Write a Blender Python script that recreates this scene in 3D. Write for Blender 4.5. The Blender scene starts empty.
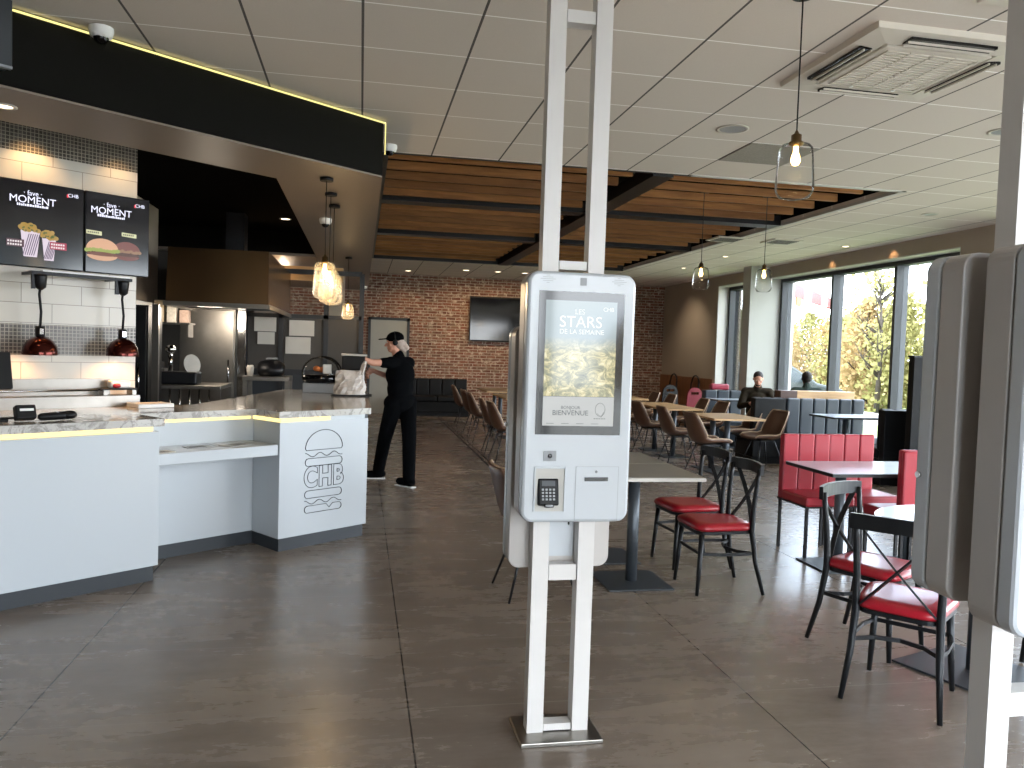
import bpy, bmesh, math, random
from math import sin, cos, pi, radians
from mathutils import Vector, Matrix, Euler

# ------------------------------------------------------------------ camera
SC = bpy.context.scene
COL = SC.collection
cam_d = bpy.data.cameras.new('camera')
cam = bpy.data.objects.new('camera', cam_d)
COL.objects.link(cam)
YAW, PITCH, ROLL, FPX = 0.189, 0.0435, 0.0321, 796.0
fwd = Vector((sin(YAW)*cos(PITCH), cos(YAW)*cos(PITCH), -sin(PITCH)))
rgt = Vector((cos(YAW), -sin(YAW), 0.0))
upv = rgt.cross(fwd)
R2 = rgt*cos(ROLL)+upv*sin(ROLL)
U2 = upv*cos(ROLL)-rgt*sin(ROLL)
cam.matrix_world = Matrix(((R2.x, U2.x, -fwd.x, 0), (R2.y, U2.y, -fwd.y, 0), (R2.z, U2.z, -fwd.z, 1.6), (0, 0, 0, 1)))
cam_d.sensor_width = 36.0
cam_d.lens = FPX/1024*36.0
cam_d.clip_start = 0.05
cam_d.clip_end = 300
SC.camera = cam

# ------------------------------------------------------------------ world and exposure
SC.view_settings.view_transform = 'Standard'
SC.view_settings.look = 'None'
SC.view_settings.gamma = 1
SC.view_settings.use_curve_mapping = False
SC.view_settings.exposure = 1.02
WORLD_STRENGTH = 8
w = bpy.data.worlds.new('sky')
SC.world = w
w.use_nodes = True
nt = w.node_tree
nt.nodes.clear()
wo = nt.nodes.new('ShaderNodeOutputWorld')
bg = nt.nodes.new('ShaderNodeBackground')
tc = nt.nodes.new('ShaderNodeTexCoord')
no = nt.nodes.new('ShaderNodeTexNoise'); no.inputs['Scale'].default_value = 2.2; no.inputs['Detail'].default_value = 6
mp = nt.nodes.new('ShaderNodeMapping'); mp.inputs['Scale'].default_value = (1, 1, 2.5)
cr = nt.nodes.new('ShaderNodeValToRGB')
cr.color_ramp.elements[0].position = 0.35; cr.color_ramp.elements[0].color = (0.62, 0.76, 0.95, 1)
cr.color_ramp.elements[1].position = 0.62; cr.color_ramp.elements[1].color = (1, 1, 1, 1)
nt.links.new(tc.outputs['Generated'], mp.inputs['Vector'])
nt.links.new(mp.outputs['Vector'], no.inputs['Vector'])
nt.links.new(no.outputs['Fac'], cr.inputs['Fac'])
nt.links.new(cr.outputs['Color'], bg.inputs['Color'])
bg.inputs['Strength'].default_value = WORLD_STRENGTH
nt.links.new(bg.outputs['Background'], wo.inputs['Surface'])

def portal(name, loc, rot, sx, sy):
    l = bpy.data.lights.new(name, 'AREA'); l.shape = 'RECTANGLE'; l.size = sx; l.size_y = sy
    l.cycles.is_portal = True
    o = bpy.data.objects.new(name, l); o.location = loc; o.rotation_euler = rot; COL.objects.link(o)
# sky portals in the openings of the glazing
portal('window_portal', (7.72, 11.3, 1.55), (0, radians(90), 0), 3.1, 4.8)
portal('window_portal', (7.72, 4.0, 1.55), (0, radians(90), 0), 3.1, 8.0)
portal('window_portal', (3.8, -2.35, 1.5), (radians(90), 0, 0), 7.2, 2.9)

def lamp(name, kind, loc, power, col=(1, .78, .5), size=.04, target=None, spot=60, blend=.6):
    l = bpy.data.lights.new(name, kind); l.energy = power; l.color = col
    if kind == 'SPOT':
        l.spot_size = radians(spot); l.spot_blend = blend
    l.shadow_soft_size = size
    o = bpy.data.objects.new(name, l); o.location = loc; COL.objects.link(o)
    if target is not None:
        d = Vector(target)-Vector(loc); o.rotation_euler = d.to_track_quat('-Z', 'Y').to_euler()
    return o

# ------------------------------------------------------------------ materials
def srgb(h):
    if isinstance(h, str):
        h = [int(h[i:i+2], 16) for i in (0, 2, 4)]
    f = lambda c: (c/255/12.92) if c/255 <= .04045 else ((c/255+.055)/1.055)**2.4
    return (f(h[0]), f(h[1]), f(h[2]), 1)

class NT:
    def __init__(s, name):
        s.m = bpy.data.materials.new(name); s.m.use_nodes = True
        s.t = s.m.node_tree; s.t.nodes.clear()
        s.out = s.n('ShaderNodeOutputMaterial')
        s.p = s.n('ShaderNodeBsdfPrincipled')
        s.l(s.p.outputs[0], s.out.inputs[0])
    def n(s, k, **kw):
        x = s.t.nodes.new(k)
        for a, b in kw.items(): setattr(x, a, b)
        return x
    def l(s, a, b): s.t.links.new(a, b)
    def math(s, op, a, b=None, c=None):
        x = s.n('ShaderNodeMath', operation=op)
        for i, v in enumerate((a, b, c)):
            if v is None: continue
            if isinstance(v, (int, float)): x.inputs[i].default_value = v
            else: s.l(v, x.inputs[i])
        return x.outputs[0]
    def coord(s, kind='Object'):
        return s.n('ShaderNodeTexCoord').outputs[kind]
    def sep(s, v):
        x = s.n('ShaderNodeSeparateXYZ'); s.l(v, x.inputs[0]); return x.outputs
    def comb(s, x, y, z=0.0):
        c = s.n('ShaderNodeCombineXYZ')
        for i, v in enumerate((x, y, z)):
            if isinstance(v, (int, float)): c.inputs[i].default_value = v
            else: s.l(v, c.inputs[i])
        return c.outputs[0]
    def scalev(s, v, sc):
        m = s.n('ShaderNodeMapping'); m.inputs['Scale'].default_value = sc; s.l(v, m.inputs['Vector']); return m.outputs[0]
    def noise(s, v, scale=5, detail=4, rough=.5, dist=0):
        x = s.n('ShaderNodeTexNoise'); x.inputs['Scale'].default_value = scale; x.inputs['Detail'].default_value = detail
        x.inputs['Roughness'].default_value = rough; x.inputs['Distortion'].default_value = dist
        s.l(v, x.inputs['Vector']); return x.outputs['Fac']
    def ramp(s, f, *st):
        x = s.n('ShaderNodeValToRGB'); e = x.color_ramp.elements
        while len(e) < len(st): e.new(.5)
        for i, (p, c) in enumerate(st): e[i].position = p; e[i].color = c
        s.l(f, x.inputs[0]); return x.outputs[0]
    def mix(s, f, a, b):
        x = s.n('ShaderNodeMix', data_type='RGBA')
        if isinstance(f, (int, float)): x.inputs[0].default_value = f
        else: s.l(f, x.inputs[0])
        for i, v in ((6, a), (7, b)):
            if isinstance(v, tuple): x.inputs[i].default_value = v
            else: s.l(v, x.inputs[i])
        return x.outputs[2]
    def line(s, c, x0, st, wd):
        # 1 inside a joint of width wd repeated every st
        f = s.math('FRACT', s.math('ADD', s.math('DIVIDE', s.math('SUBTRACT', c, x0-wd/2), st), 1000.0))
        return s.math('LESS_THAN', f, wd/st)
    def bump(s, h, strength=.2, dist=.01):
        b = s.n('ShaderNodeBump'); b.inputs['Strength'].default_value = strength; b.inputs['Distance'].default_value = dist
        s.l(h, b.inputs['Height']); s.l(b.outputs[0], s.p.inputs['Normal'])
    def set(s, col=None, rough=None, metal=None, spec=None, coat=None, trans=None):
        P = s.p.inputs
        if col is not None:
            if isinstance(col, tuple): P['Base Color'].default_value = col
            else: s.l(col, P['Base Color'])
        if rough is not None:
            if isinstance(rough, (int, float)): P['Roughness'].default_value = rough
            else: s.l(rough, P['Roughness'])
        if metal is not None: P['Metallic'].default_value = metal
        if spec is not None: P['Specular IOR Level'].default_value = spec
        if coat is not None: P['Coat Weight'].default_value = coat; P['Coat Roughness'].default_value = .08
        return s.m

def plain(name, h, rough=.5, metal=0, spec=None, coat=None, var=.06, scale=6, bump=0):
    """one colour with a faint procedural variation"""
    t = NT(name); c = srgb(h)
    f = t.noise(t.coord(), scale, 3)
    a = tuple(max(0, v*(1-var)) for v in c[:3])+(1,); b = tuple(min(1, v*(1+var)) for v in c[:3])+(1,)
    t.set(t.mix(f, a, b), rough, metal, spec, coat)
    if bump: t.bump(t.noise(t.coord(), 60, 3), bump, .002)
    return t.m

def emis(name, h, s, base='101010'):
    t = NT(name); t.set(srgb(base), .4)
    t.p.inputs['Emission Color'].default_value = srgb(h); t.p.inputs['Emission Strength'].default_value = s
    return t.m

M = {}
# floor: brown grey 1.6 x 0.81 m slabs
t = NT('floor_tile'); g = t.coord(); x, y, z = t.sep(g)
streak = t.noise(t.scalev(g, (1.2, 4.5, 1)), 1.3, 8, .62, .6)
blot = t.noise(g, 1.1, 5, .55)
fine = t.noise(t.scalev(g, (3, 7, 1)), 5, 8, .7)
mixf = t.math('ADD', t.math('MULTIPLY', streak, .42), t.math('ADD', t.math('MULTIPLY', blot, .4), t.math('MULTIPLY', fine, .18)))
c = t.ramp(mixf, (.34, srgb('63594f')), (.5, srgb('7a6e63')), (.66, srgb('8d8174')))
# each slab a little different
tid = t.comb(t.math('FLOOR', t.math('DIVIDE', t.math('SUBTRACT', x, .2437), 1.6)), t.math('FLOOR', t.math('DIVIDE', t.math('SUBTRACT', y, 3.462), .8154)))
wn = t.n('ShaderNodeTexWhiteNoise'); t.l(tid, wn.inputs['Vector'])
c = t.mix(t.math('MULTIPLY', wn.outputs['Value'], .22), c, srgb('5d554d'))
lx = t.line(x, .2437, 1.6, .007); ly = t.line(y, 3.462, .8154, .006)
c = t.mix(lx, c, srgb('2a2725')); c = t.mix(t.math('MULTIPLY', ly, .55), c, srgb('9d958b'))
r = t.math('ADD', .17, t.math('MULTIPLY', mixf, .2))
M['floor'] = t.set(c, r, 0, .5)
t.bump(t.math('SUBTRACT', 1.0, t.math('MAXIMUM', lx, ly)), .12, .003)
# ceiling tiles
t = NT('ceiling_tile'); g = t.coord(); x, y, z = t.sep(g)
sp = t.noise(g, 180, 2)
c = t.mix(sp, srgb('cbc2b8'), srgb('d6cdc3'))
tid = t.comb(t.math('FLOOR', t.math('DIVIDE', t.math('ADD', x, 1.2286), .6)), t.math('FLOOR', t.math('DIVIDE', t.math('SUBTRACT', y, 4.062), .6)))
wn = t.n('ShaderNodeTexWhiteNoise'); t.l(tid, wn.inputs['Vector'])
c = t.mix(t.math('MULTIPLY', wn.outputs['Value'], .14), c, srgb('beb5aa'))
ly = t.line(y, 4.062, .6, .011); lx = t.line(x, -1.2286, .6, .014)
c = t.mix(ly, c, srgb('fdfbf8')); c = t.mix(t.math('MULTIPLY', lx, .9), c, srgb('3a3735'))
M['ceiling'] = t.set(c, .85, 0, .2)
# brick
def brick_mat(name, axis):
    t = NT(name); g = t.coord(); x, y, z = t.sep(g)
    v = t.comb(x if axis == 'x' else y, z)
    b = t.n('ShaderNodeTexBrick'); t.l(v, b.inputs['Vector'])
    b.inputs['Scale'].default_value = 1; b.inputs['Brick Width'].default_value = .22; b.inputs['Row Height'].default_value = .068
    b.inputs['Mortar Size'].default_value = .008; b.inputs['Mortar Smooth'].default_value = .3; b.inputs['Bias'].default_value = -.1
    b.inputs['Color1'].default_value = srgb('7d4a38'); b.inputs['Color2'].default_value = srgb('57362c'); b.inputs['Mortar'].default_value = srgb('b0a394')
    n1 = t.noise(t.scalev(v, (3, 9, 1)), 1.6, 4, .6); n2 = t.noise(v, 9, 5, .7)
    c = t.mix(t.ramp(n1, (.42, (0, 0, 0, 1)), (.58, (1, 1, 1, 1))), b.outputs['Color'], srgb('7d6a58'))
    c = t.mix(.55, b.outputs['Color'], c)
    c = t.mix(t.ramp(n2, (.52, (0, 0, 0, 1)), (.66, (.75, .75, .75, 1))), c, srgb('c2b3a2'))
    t.set(c, .85, 0, .25); t.bump(t.math('SUBTRACT', 1.0, b.outputs['Fac']), .5, .01)
    return t.m
M['brick'] = brick_mat('brick', 'x')
# large white wall tiles / mosaic (local x runs along the wall)
def tile_mat(name, wd, ht, mortar, c1, c2, cm, rough, off=.5):
    t = NT(name); g = t.coord(); x, y, z = t.sep(g)
    b = t.n('ShaderNodeTexBrick'); b.offset = off; t.l(t.comb(x, z), b.inputs['Vector'])
    b.inputs['Scale'].default_value = 1; b.inputs['Brick Width'].default_value = wd; b.inputs['Row Height'].default_value = ht
    b.inputs['Mortar Size'].default_value = mortar; b.inputs['Color1'].default_value = srgb(c1); b.inputs['Color2'].default_value = srgb(c2)
    b.inputs['Mortar'].default_value = srgb(cm)
    t.set(b.outputs['Color'], rough); t.bump(t.math('SUBTRACT', 1.0, b.outputs['Fac']), .3, .004)
    return t.m
M['white_tile'] = tile_mat('white_wall_tile', .4, .14, .0025, 'c9c4ba', 'c2bcb1', '8e887e', .25)
M['mosaic'] = tile_mat('grey_mosaic', .026, .026, .0026, '5f5a55', '484440', '9c9589', .25, 0.0)
# marble
t = NT('white_marble'); g = t.coord()
n = t.noise(t.scalev(g, (1, 1, 1)), 3, 8, .7, 1.2)
v = t.ramp(n, (.455, (0, 0, 0, 1)), (.49, (1, 1, 1, 1)), (.51, (1, 1, 1, 1)), (.545, (0, 0, 0, 1)))
fl = t.noise(g, 26, 5, .7, 2)
c = t.mix(t.math('MULTIPLY', v, .55), srgb('b9b6b1'), srgb('6c6864'))
c = t.mix(t.ramp(fl, (.55, (0, 0, 0, 1)), (.66, (.5, .5, .5, 1))), c, srgb('77716c'))
M['marble'] = t.set(c, .12)
# wood
def wood_mat(name, c1, c2, axis='x', rough=.5, sc=1.0):
    t = NT(name); g = t.coord()
    s_ = {'x': (1.2, 14, 14), 'y': (14, 1.2, 14), 'z': (14, 14, 1.2)}[axis]
    n = t.noise(t.scalev(g, s_), 1.6*sc, 6, .6, .8); k = t.noise(g, 3.5, 2)
    c = t.mix(t.ramp(n, (.3, (0, 0, 0, 1)), (.7, (1, 1, 1, 1))), srgb(c1), srgb(c2))
    c = t.mix(t.ramp(k, (.66, (0, 0, 0, 1)), (.72, (.5, .5, .5, 1))), c, srgb('3b2417'))
    t.set(c, rough); return t.m
def slat_mat():
    t = NT('slat_pine'); g = t.coord(); n = t.noise(t.scalev(g, (1.2, 14, 14)), 1.6, 6, .6, .8)
    r = t.n('ShaderNodeObjectInfo').outputs['Random']
    c = t.mix(t.ramp(n, (.3, (0, 0, 0, 1)), (.7, (1, 1, 1, 1))), srgb('744b2a'), srgb('a0703f'))
    c = t.mix(t.math('MULTIPLY', r, .55), c, srgb('4e331f')); t.set(c, .65, 0, .2); return t.m
M['slat_old'] = wood_mat('slat_pine', '8a5c34', 'b98450', 'x', .6)
M['wood_top'] = wood_mat('oak_table_top', 'a5825a', 'c7a478', 'x', .3)
M['slat'] = slat_mat()
M['ledge_wood'] = wood_mat('ledge_wood', 'ae8a5e', 'cba779', 'x', .45)
M['dark_wood'] = wood_mat('dark_wood', '3a2319', '4e3022', 'x', .45)
M['wainscot'] = wood_mat('wainscot_brown', '6e462a', '825636', 'z', .5)
M['black'] = plain('black_fascia', '0f0e0b', .8, var=.1, spec=.12)
M['black_kitchen'] = plain('kitchen_black', '050505', .9, spec=.05)
M['soffit'] = plain('soffit_beige', '76695d', .42, var=.03)
M['beige'] = plain('beige_wall', 'a89a88', .8, var=.04, scale=2)
M['wall_tan'] = plain('tan_wall', '9b8f80', .85, var=.05, scale=2)
M['reveal'] = plain('reveal_white', 'b9b7b1', .7, var=.02)
M['pillar'] = plain('pillar_white', 'a3a39d', .7, var=.02)
M['grey_wall'] = plain('grey_wall', '4a4641', .7)
M['white_panel'] = plain('white_laminate', 'b9bfc4', .25, var=.015, scale=1)
M['kiosk'] = plain('kiosk_white', 'b7bcc1', .22, var=.015, scale=2)
M['kiosk_side'] = plain('kiosk_grey_shell', 'aca7a3', .3, var=.02, scale=2)
M['post'] = plain('post_white', 'cfccc9', .35, var=.02)
M['plinth'] = plain('plinth_grey', '2c3136', .45)
M['steel'] = plain('brushed_steel', '8d8983', .33, 1, var=.12, scale=14)
M['steel_hood'] = plain('hood_steel', '8c7052', .24, 1, var=.2, scale=3)
M['chrome'] = plain('chrome', 'd0d0d0', .1, 1)
M['dark_metal'] = plain('gunmetal', '1f2124', .38, .5)
M['table_metal'] = plain('table_grey_metal', '4b5157', .4, .5)
M['black_metal'] = plain('black_metal', '15161a', .4, .4)
M['red'] = plain('red_leatherette', '9c1726', .28, var=.08, coat=.15, bump=.1)
M['red_dark'] = plain('red_chair_leather', '9e1b2c', .36, var=.06, bump=.1)
M['grey_top'] = plain('grey_laminate_top', '8d887f', .25, var=.05)
M['sheen_top'] = plain('gloss_top_painted_sheen', 'b2bdca', .28, var=.05, coat=.6)  # dark table tops; the window reflection is put into this pale blue colour
M['edge_black'] = plain('black_edge', '17181a', .4)
M['brown'] = plain('brown_leatherette', '5e4232', .38, var=.14, bump=.15)
M['piping'] = plain('tan_piping', 'b49a80', .45)
M['navy'] = plain('slate_blue_leather', '26303a', .42, var=.06, bump=.15)
M['black_leather'] = plain('black_leather', '0a0b0d', .55, spec=.25, var=.1, bump=.15)
M['mullion'] = plain('mullion_grey', '2d3135', .6, .0)
M['mullion_dark'] = plain('mullion_edge_dark', '1f2226', .4)
M['skin'] = plain('skin', 'c48f78', .55, var=.06)
M['skin_dark'] = plain('skin_deep', '4a332a', .55)
M['cloth_black'] = plain('black_cloth', '060709', .95, spec=.05, var=.2, scale=20)
M['cloth_brown'] = plain('olive_brown_jacket', '2f2a22', .9, spec=.1, var=.3, scale=14)
M['cloth_grey'] = plain('grey_green_jacket', '2f3a37', .9, spec=.1, var=.2)
M['hair'] = plain('ash_hair', 'a8978c', .6, var=.3, scale=40)
M['hair_dark'] = plain('dark_hair', '1c1512', .7)
M['white'] = plain('white_plastic', 'e2e2e0', .35)
M['black_gloss'] = plain('black_gloss', '07080b', .08)
M['black_plastic'] = plain('black_plastic', '0b0b0d', .5, spec=.25)
M['grey_plastic'] = plain('grey_plastic', '8a8d90', .4)
M['copper'] = plain('copper_shade', '4a1d17', .15, .8, var=.1)
M['brass'] = plain('antique_brass', '6e5a3a', .35, .9)
M['paper'] = plain('paper', 'cfcac0', .8)
M['door_grey'] = plain('door_grey', '9a9a92', .6)
M['foil'] = plain('foil_bag', 'bdb7b2', .6, 0, var=.35, scale=30)
M['food'] = plain('orange_food', 'c8733a', .6, var=.5, scale=40)
M['ac'] = plain('ac_ivory', 'c9c2b6', .55, var=.03)
M['speckle'] = plain('speckled_grille', '8d877d', .8, var=.4, scale=90)
M['pink'] = plain('pink_red_plastic', '8c2538', .4)
M['led'] = emis('warm_led', 'ffdf88', 1.1)
M['led_strip'] = emis('pale_led_strip', 'e9dc8a', .8)
M['bulb'] = emis('bulb_warm', 'ffd080', 7)
M['spot_disc'] = emis('downlight_disc', 'ffe8c5', 3)
M['bezel'] = plain('spot_bezel', 'b9b2a8', .5)
M['grass'] = plain('grass', '6c7c42', .9, var=.35, scale=9)
M['asphalt'] = plain('asphalt', 'aaa7a0', .9, var=.15, scale=4)
M['bark'] = plain('bark', '3c362f', .9)
M['car_paint'] = plain('car_silver_green', '262f2f', .3, .3)
M['car_glass'] = plain('car_glass', '27343a', .08)
M['tyre'] = plain('tyre', '17171a', .8)
M['barrier_red'] = plain('barrier_red', '640812', .5)
M['barrier_white'] = plain('barrier_white', 'a9a8a5', .5)
M['barrier_orange'] = plain('barrier_orange', '9a5a26', .5)
def leaf_mat(name, a, b):
    t = NT(name); n = t.noise(t.coord(), 1.3, 4, .7)
    c = t.ramp(n, (.35, srgb(a)), (.65, srgb(b)))
    t.set(c, .8, 0, .2)
    d = t.n('ShaderNodeBsdfTranslucent'); t.l(c, d.inputs[0])
    m = t.n('ShaderNodeMixShader'); m.inputs[0].default_value = .3
    t.l(t.p.outputs[0], m.inputs[1]); t.l(d.outputs[0], m.inputs[2]); t.l(m.outputs[0], t.out.inputs[0])
    return t.m
M['leaf'] = [leaf_mat('leaves_yellow_green', '7c7c4a', '9c9664'), leaf_mat('leaves_ochre', '86724a', 'a28c64'), leaf_mat('leaves_green', '657244', '86905c')]
# thin clear glass
def glass_mat(name, tint, refl, rough=.0, milky=0.0, ior=1.35):
    t = NT(name); t.t.nodes.remove(t.p)
    tr = t.n('ShaderNodeBsdfTransparent'); tr.inputs[0].default_value = tint
    gl = t.n('ShaderNodeBsdfGlossy'); gl.inputs['Roughness'].default_value = rough
    lw = t.n('ShaderNodeLayerWeight'); lw.inputs[0].default_value = refl
    f = t.math('MULTIPLY', lw.outputs['Fresnel'], .9)
    mx = t.n('ShaderNodeMixShader'); t.l(f, mx.inputs[0]); t.l(tr.outputs[0], mx.inputs[1]); t.l(gl.outputs[0], mx.inputs[2])
    last = mx
    if milky:
        df = t.n('ShaderNodeBsdfTranslucent'); df.inputs[0].default_value = (.95, .9, .8, 1)
        m2 = t.n('ShaderNodeMixShader'); m2.inputs[0].default_value = milky
        t.l(mx.outputs[0], m2.inputs[1]); t.l(df.outputs[0], m2.inputs[2]); last = m2
    t.l(last.outputs[0], t.out.inputs[0]); return t.m
M['glass'] = glass_mat('window_glass', (.97, .98, .98, 1), .12)
M['jar_glass'] = glass_mat('lamp_glass', (.97, .97, .96, 1), .1)
M['cut_glass'] = glass_mat('patterned_lamp_glass', (.95, .92, .86, 1), .2, .1, .09)

# ------------------------------------------------------------------ mesh building
class MB:
    """collects shapes into one mesh"""
    def __init__(s): s.bm = bmesh.new()
    def _xf(s, vs, mat):
        if mat is not None: bmesh.ops.transform(s.bm, matrix=mat, verts=vs)
    def box(s, x0, x1, y0, y1, z0, z1, mat=None, bevel=0, mi=0):
        vs = [s.bm.verts.new((x, y, z)) for x in (x0, x1) for y in (y0, y1) for z in (z0, z1)]
        F = [(0, 1, 3, 2), (4, 6, 7, 5), (0, 4, 5, 1), (2, 3, 7, 6), (0, 2, 6, 4), (1, 5, 7, 3)]
        fs = [s.bm.faces.new([vs[i] for i in f]) for f in F]
        for f in fs: f.material_index = mi
        if bevel:
            es = list({e for f in fs for e in f.edges})
            r = bmesh.ops.bevel(s.bm, geom=es, offset=bevel, segments=2, affect='EDGES', profile=.5)
            vs = list({v for f in r['faces'] for v in f.verts} | {v for v in vs if v.is_valid})
            for f in r['faces']: f.material_index = mi
        s._xf(vs, mat); return s
    def ring(s, pts):
        return [s.bm.verts.new(p) for p in pts]
    def skin(s, rings, closed=True, cap=True, mi=0, smooth=True):
        n = len(rings[0])
        for a, b in zip(rings, rings[1:]):
            for i in range(n if closed else n-1):
                j = (i+1) % n
                f = s.bm.faces.new((a[i], a[j], b[j], b[i])); f.smooth = smooth; f.material_index = mi
        if cap:
            for r_, rev in ((rings[0], True), (rings[-1], False)):
                try:
                    f = s.bm.faces.new(list(reversed(r_)) if rev else r_); f.material_index = mi
                except ValueError: pass
        return s
    def tube(s, pts, r, seg=8, cap=True, flat=None, mi=0):
        """round tube along a path; r a number or a list; flat=(w,h) gives a rectangular bar"""
        pts = [Vector(p) for p in pts]; n = len(pts)
        rr = r if isinstance(r, (list, tuple)) else [r]*n
        rings = []; prev = None
        for i, p in enumerate(pts):
            d = (pts[min(i+1, n-1)]-pts[max(i-1, 0)]).normalized()
            if prev is None:
                a = Vector((0, 0, 1)) if abs(d.z) < .9 else Vector((0, 1, 0))
                u_ = (a-d*a.dot(d)).normalized()
            else:
                u_ = (prev-d*prev.dot(d)).normalized()
            prev = u_; v_ = d.cross(u_)
            if flat:
                w_, h_ = flat
                q = [u_*h_/2+v_*w_/2, u_*h_/2-v_*w_/2, -u_*h_/2-v_*w_/2, -u_*h_/2+v_*w_/2]
                rings.append(s.ring([p+k for k in q]))
            else:
                rings.append(s.ring([p+(u_*cos(2*pi*k/seg)+v_*sin(2*pi*k/seg))*rr[i] for k in range(seg)]))
        return s.skin(rings, cap=cap, smooth=not flat, mi=mi)
    def cyl(s, c, r, z0, z1, seg=24, r2=None, mi=0):
        r2 = r if r2 is None else r2
        a = s.ring([(c[0]+r*cos(2*pi*k/seg), c[1]+r*sin(2*pi*k/seg), z0) for k in range(seg)])
        b = s.ring([(c[0]+r2*cos(2*pi*k/seg), c[1]+r2*sin(2*pi*k/seg), z1) for k in range(seg)])
        return s.skin([a, b], mi=mi)
    def lathe(s, prof, c=(0, 0), seg=24, cap=False, mi=0, close=False):
        rings = [s.ring([(c[0]+max(r, 1e-4)*cos(2*pi*k/seg), c[1]+max(r, 1e-4)*sin(2*pi*k/seg), z) for k in range(seg)]) for r, z in prof]
        return s.skin(rings, cap=cap, mi=mi)
    def prism(s, poly, z0, z1, mi=0, mat=None):
        a = s.ring([(p[0], p[1], z0) for p in poly]); b = s.ring([(p[0], p[1], z1) for p in poly])
        s.skin([a, b], mi=mi, smooth=False); s._xf(a+b, mat); return s
    def prism_y(s, poly, y0, y1, mi=0, mat=None):
        """polygon given in (x, z), extruded along y"""
        a = s.ring([(p[0], y0, p[1]) for p in poly]); b = s.ring([(p[0], y1, p[1]) for p in poly])
        s.skin([a, b], mi=mi, smooth=False); s._xf(a+b, mat); return s
    def ell(s, c, r, seg=16, mat=None, mi=0):
        c = Vector(c); r = (r, r, r) if isinstance(r, (int, float)) else r
        n = seg//2; top = s.bm.verts.new((0, 0, 1)); bot = s.bm.verts.new((0, 0, -1)); rings = []
        for i in range(1, n):
            th = pi*i/n
            rings.append(s.ring([(sin(th)*cos(2*pi*k/seg), sin(th)*sin(2*pi*k/seg), cos(th)) for k in range(seg)]))
        vs = [top, bot]+[v for q in rings for v in q]
        for k in range(seg):
            j = (k+1) % seg
            f = s.bm.faces.new((top, rings[0][k], rings[0][j])); f.smooth = True; f.material_index = mi
            f = s.bm.faces.new((bot, rings[-1][j], rings[-1][k])); f.smooth = True; f.material_index = mi
        for a, b in zip(rings, rings[1:]):
            for k in range(seg):
                j = (k+1) % seg
                f = s.bm.faces.new((a[k], b[k], b[j], a[j])); f.smooth = True; f.material_index = mi
        m = Matrix.Translation(c) @ (mat if mat is not None else Matrix.Identity(4)) @ Matrix.Diagonal((r[0], r[1], r[2], 1))
        bmesh.ops.transform(s.bm, matrix=m, verts=vs); return s
    def caps(s, a, b, ra, rb, seg=12):
        """tapered capsule"""
        a = Vector(a); b = Vector(b); d = (b-a)
        L = d.length; d.normalize()
        q = d.to_track_quat('Z', 'Y').to_matrix().to_4x4(); rings = []
        for th in (-85, -60, -30, 0): rings.append((ra*cos(radians(th)), ra*sin(radians(th))))
        for th in (0, 30, 60, 85): rings.append((rb*cos(radians(th)), L+rb*sin(radians(th))))
        rs = [s.ring([Matrix.Translation(a) @ q @ Vector((r*cos(2*pi*k/seg), r*sin(2*pi*k/seg), z)) for k in range(seg)]) for r, z in rings]
        return s.skin(rs)
    def rrect(s, x0, x1, z0, z1, y0, y1, rad, seg=5, mi=0, edge=0.0):
        """rounded rectangle in x,z extruded from y0 (front) to y1; edge rounds the front and back rims"""
        def loop(ins):
            P = []
            for cx, cz, a0 in ((x1-rad, z1-rad, 0), (x0+rad, z1-rad, 90), (x0+rad, z0+rad, 180), (x1-rad, z0+rad, 270)):
                for k in range(seg+1):
                    a = radians(a0+90*k/seg); rr = max(rad-ins, .001); P.append((cx+rr*cos(a), cz+rr*sin(a)))
            return P
        L = [(y0, edge), (y0+edge*.35, edge*.35), (y0+edge, 0), (y1-edge, 0), (y1-edge*.35, edge*.35), (y1, edge)] if edge else [(y0, 0), (y1, 0)]
        rs = [s.ring([(p[0], yy, p[1]) for p in loop(ins)]) for yy, ins in L]
        s.skin(rs, mi=mi, smooth=False); return s
    def build(s, name, mats, parent=None, smooth=None, loc=None, rotz=0):
        me = bpy.data.meshes.new(name)
        bmesh.ops.recalc_face_normals(s.bm, faces=s.bm.faces)
        if smooth is not None:
            for f in s.bm.faces: f.smooth = smooth
        s.bm.to_mesh(me); s.bm.free()
        for m in (mats if isinstance(mats, (list, tuple)) else [mats]): me.materials.append(m)
        o = bpy.data.objects.new(name, me); COL.objects.link(o)
        if parent is not None: o.parent = parent
        if loc is not None: o.location = loc
        if rotz: o.rotation_euler = (0, 0, rotz)
        return o

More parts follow.
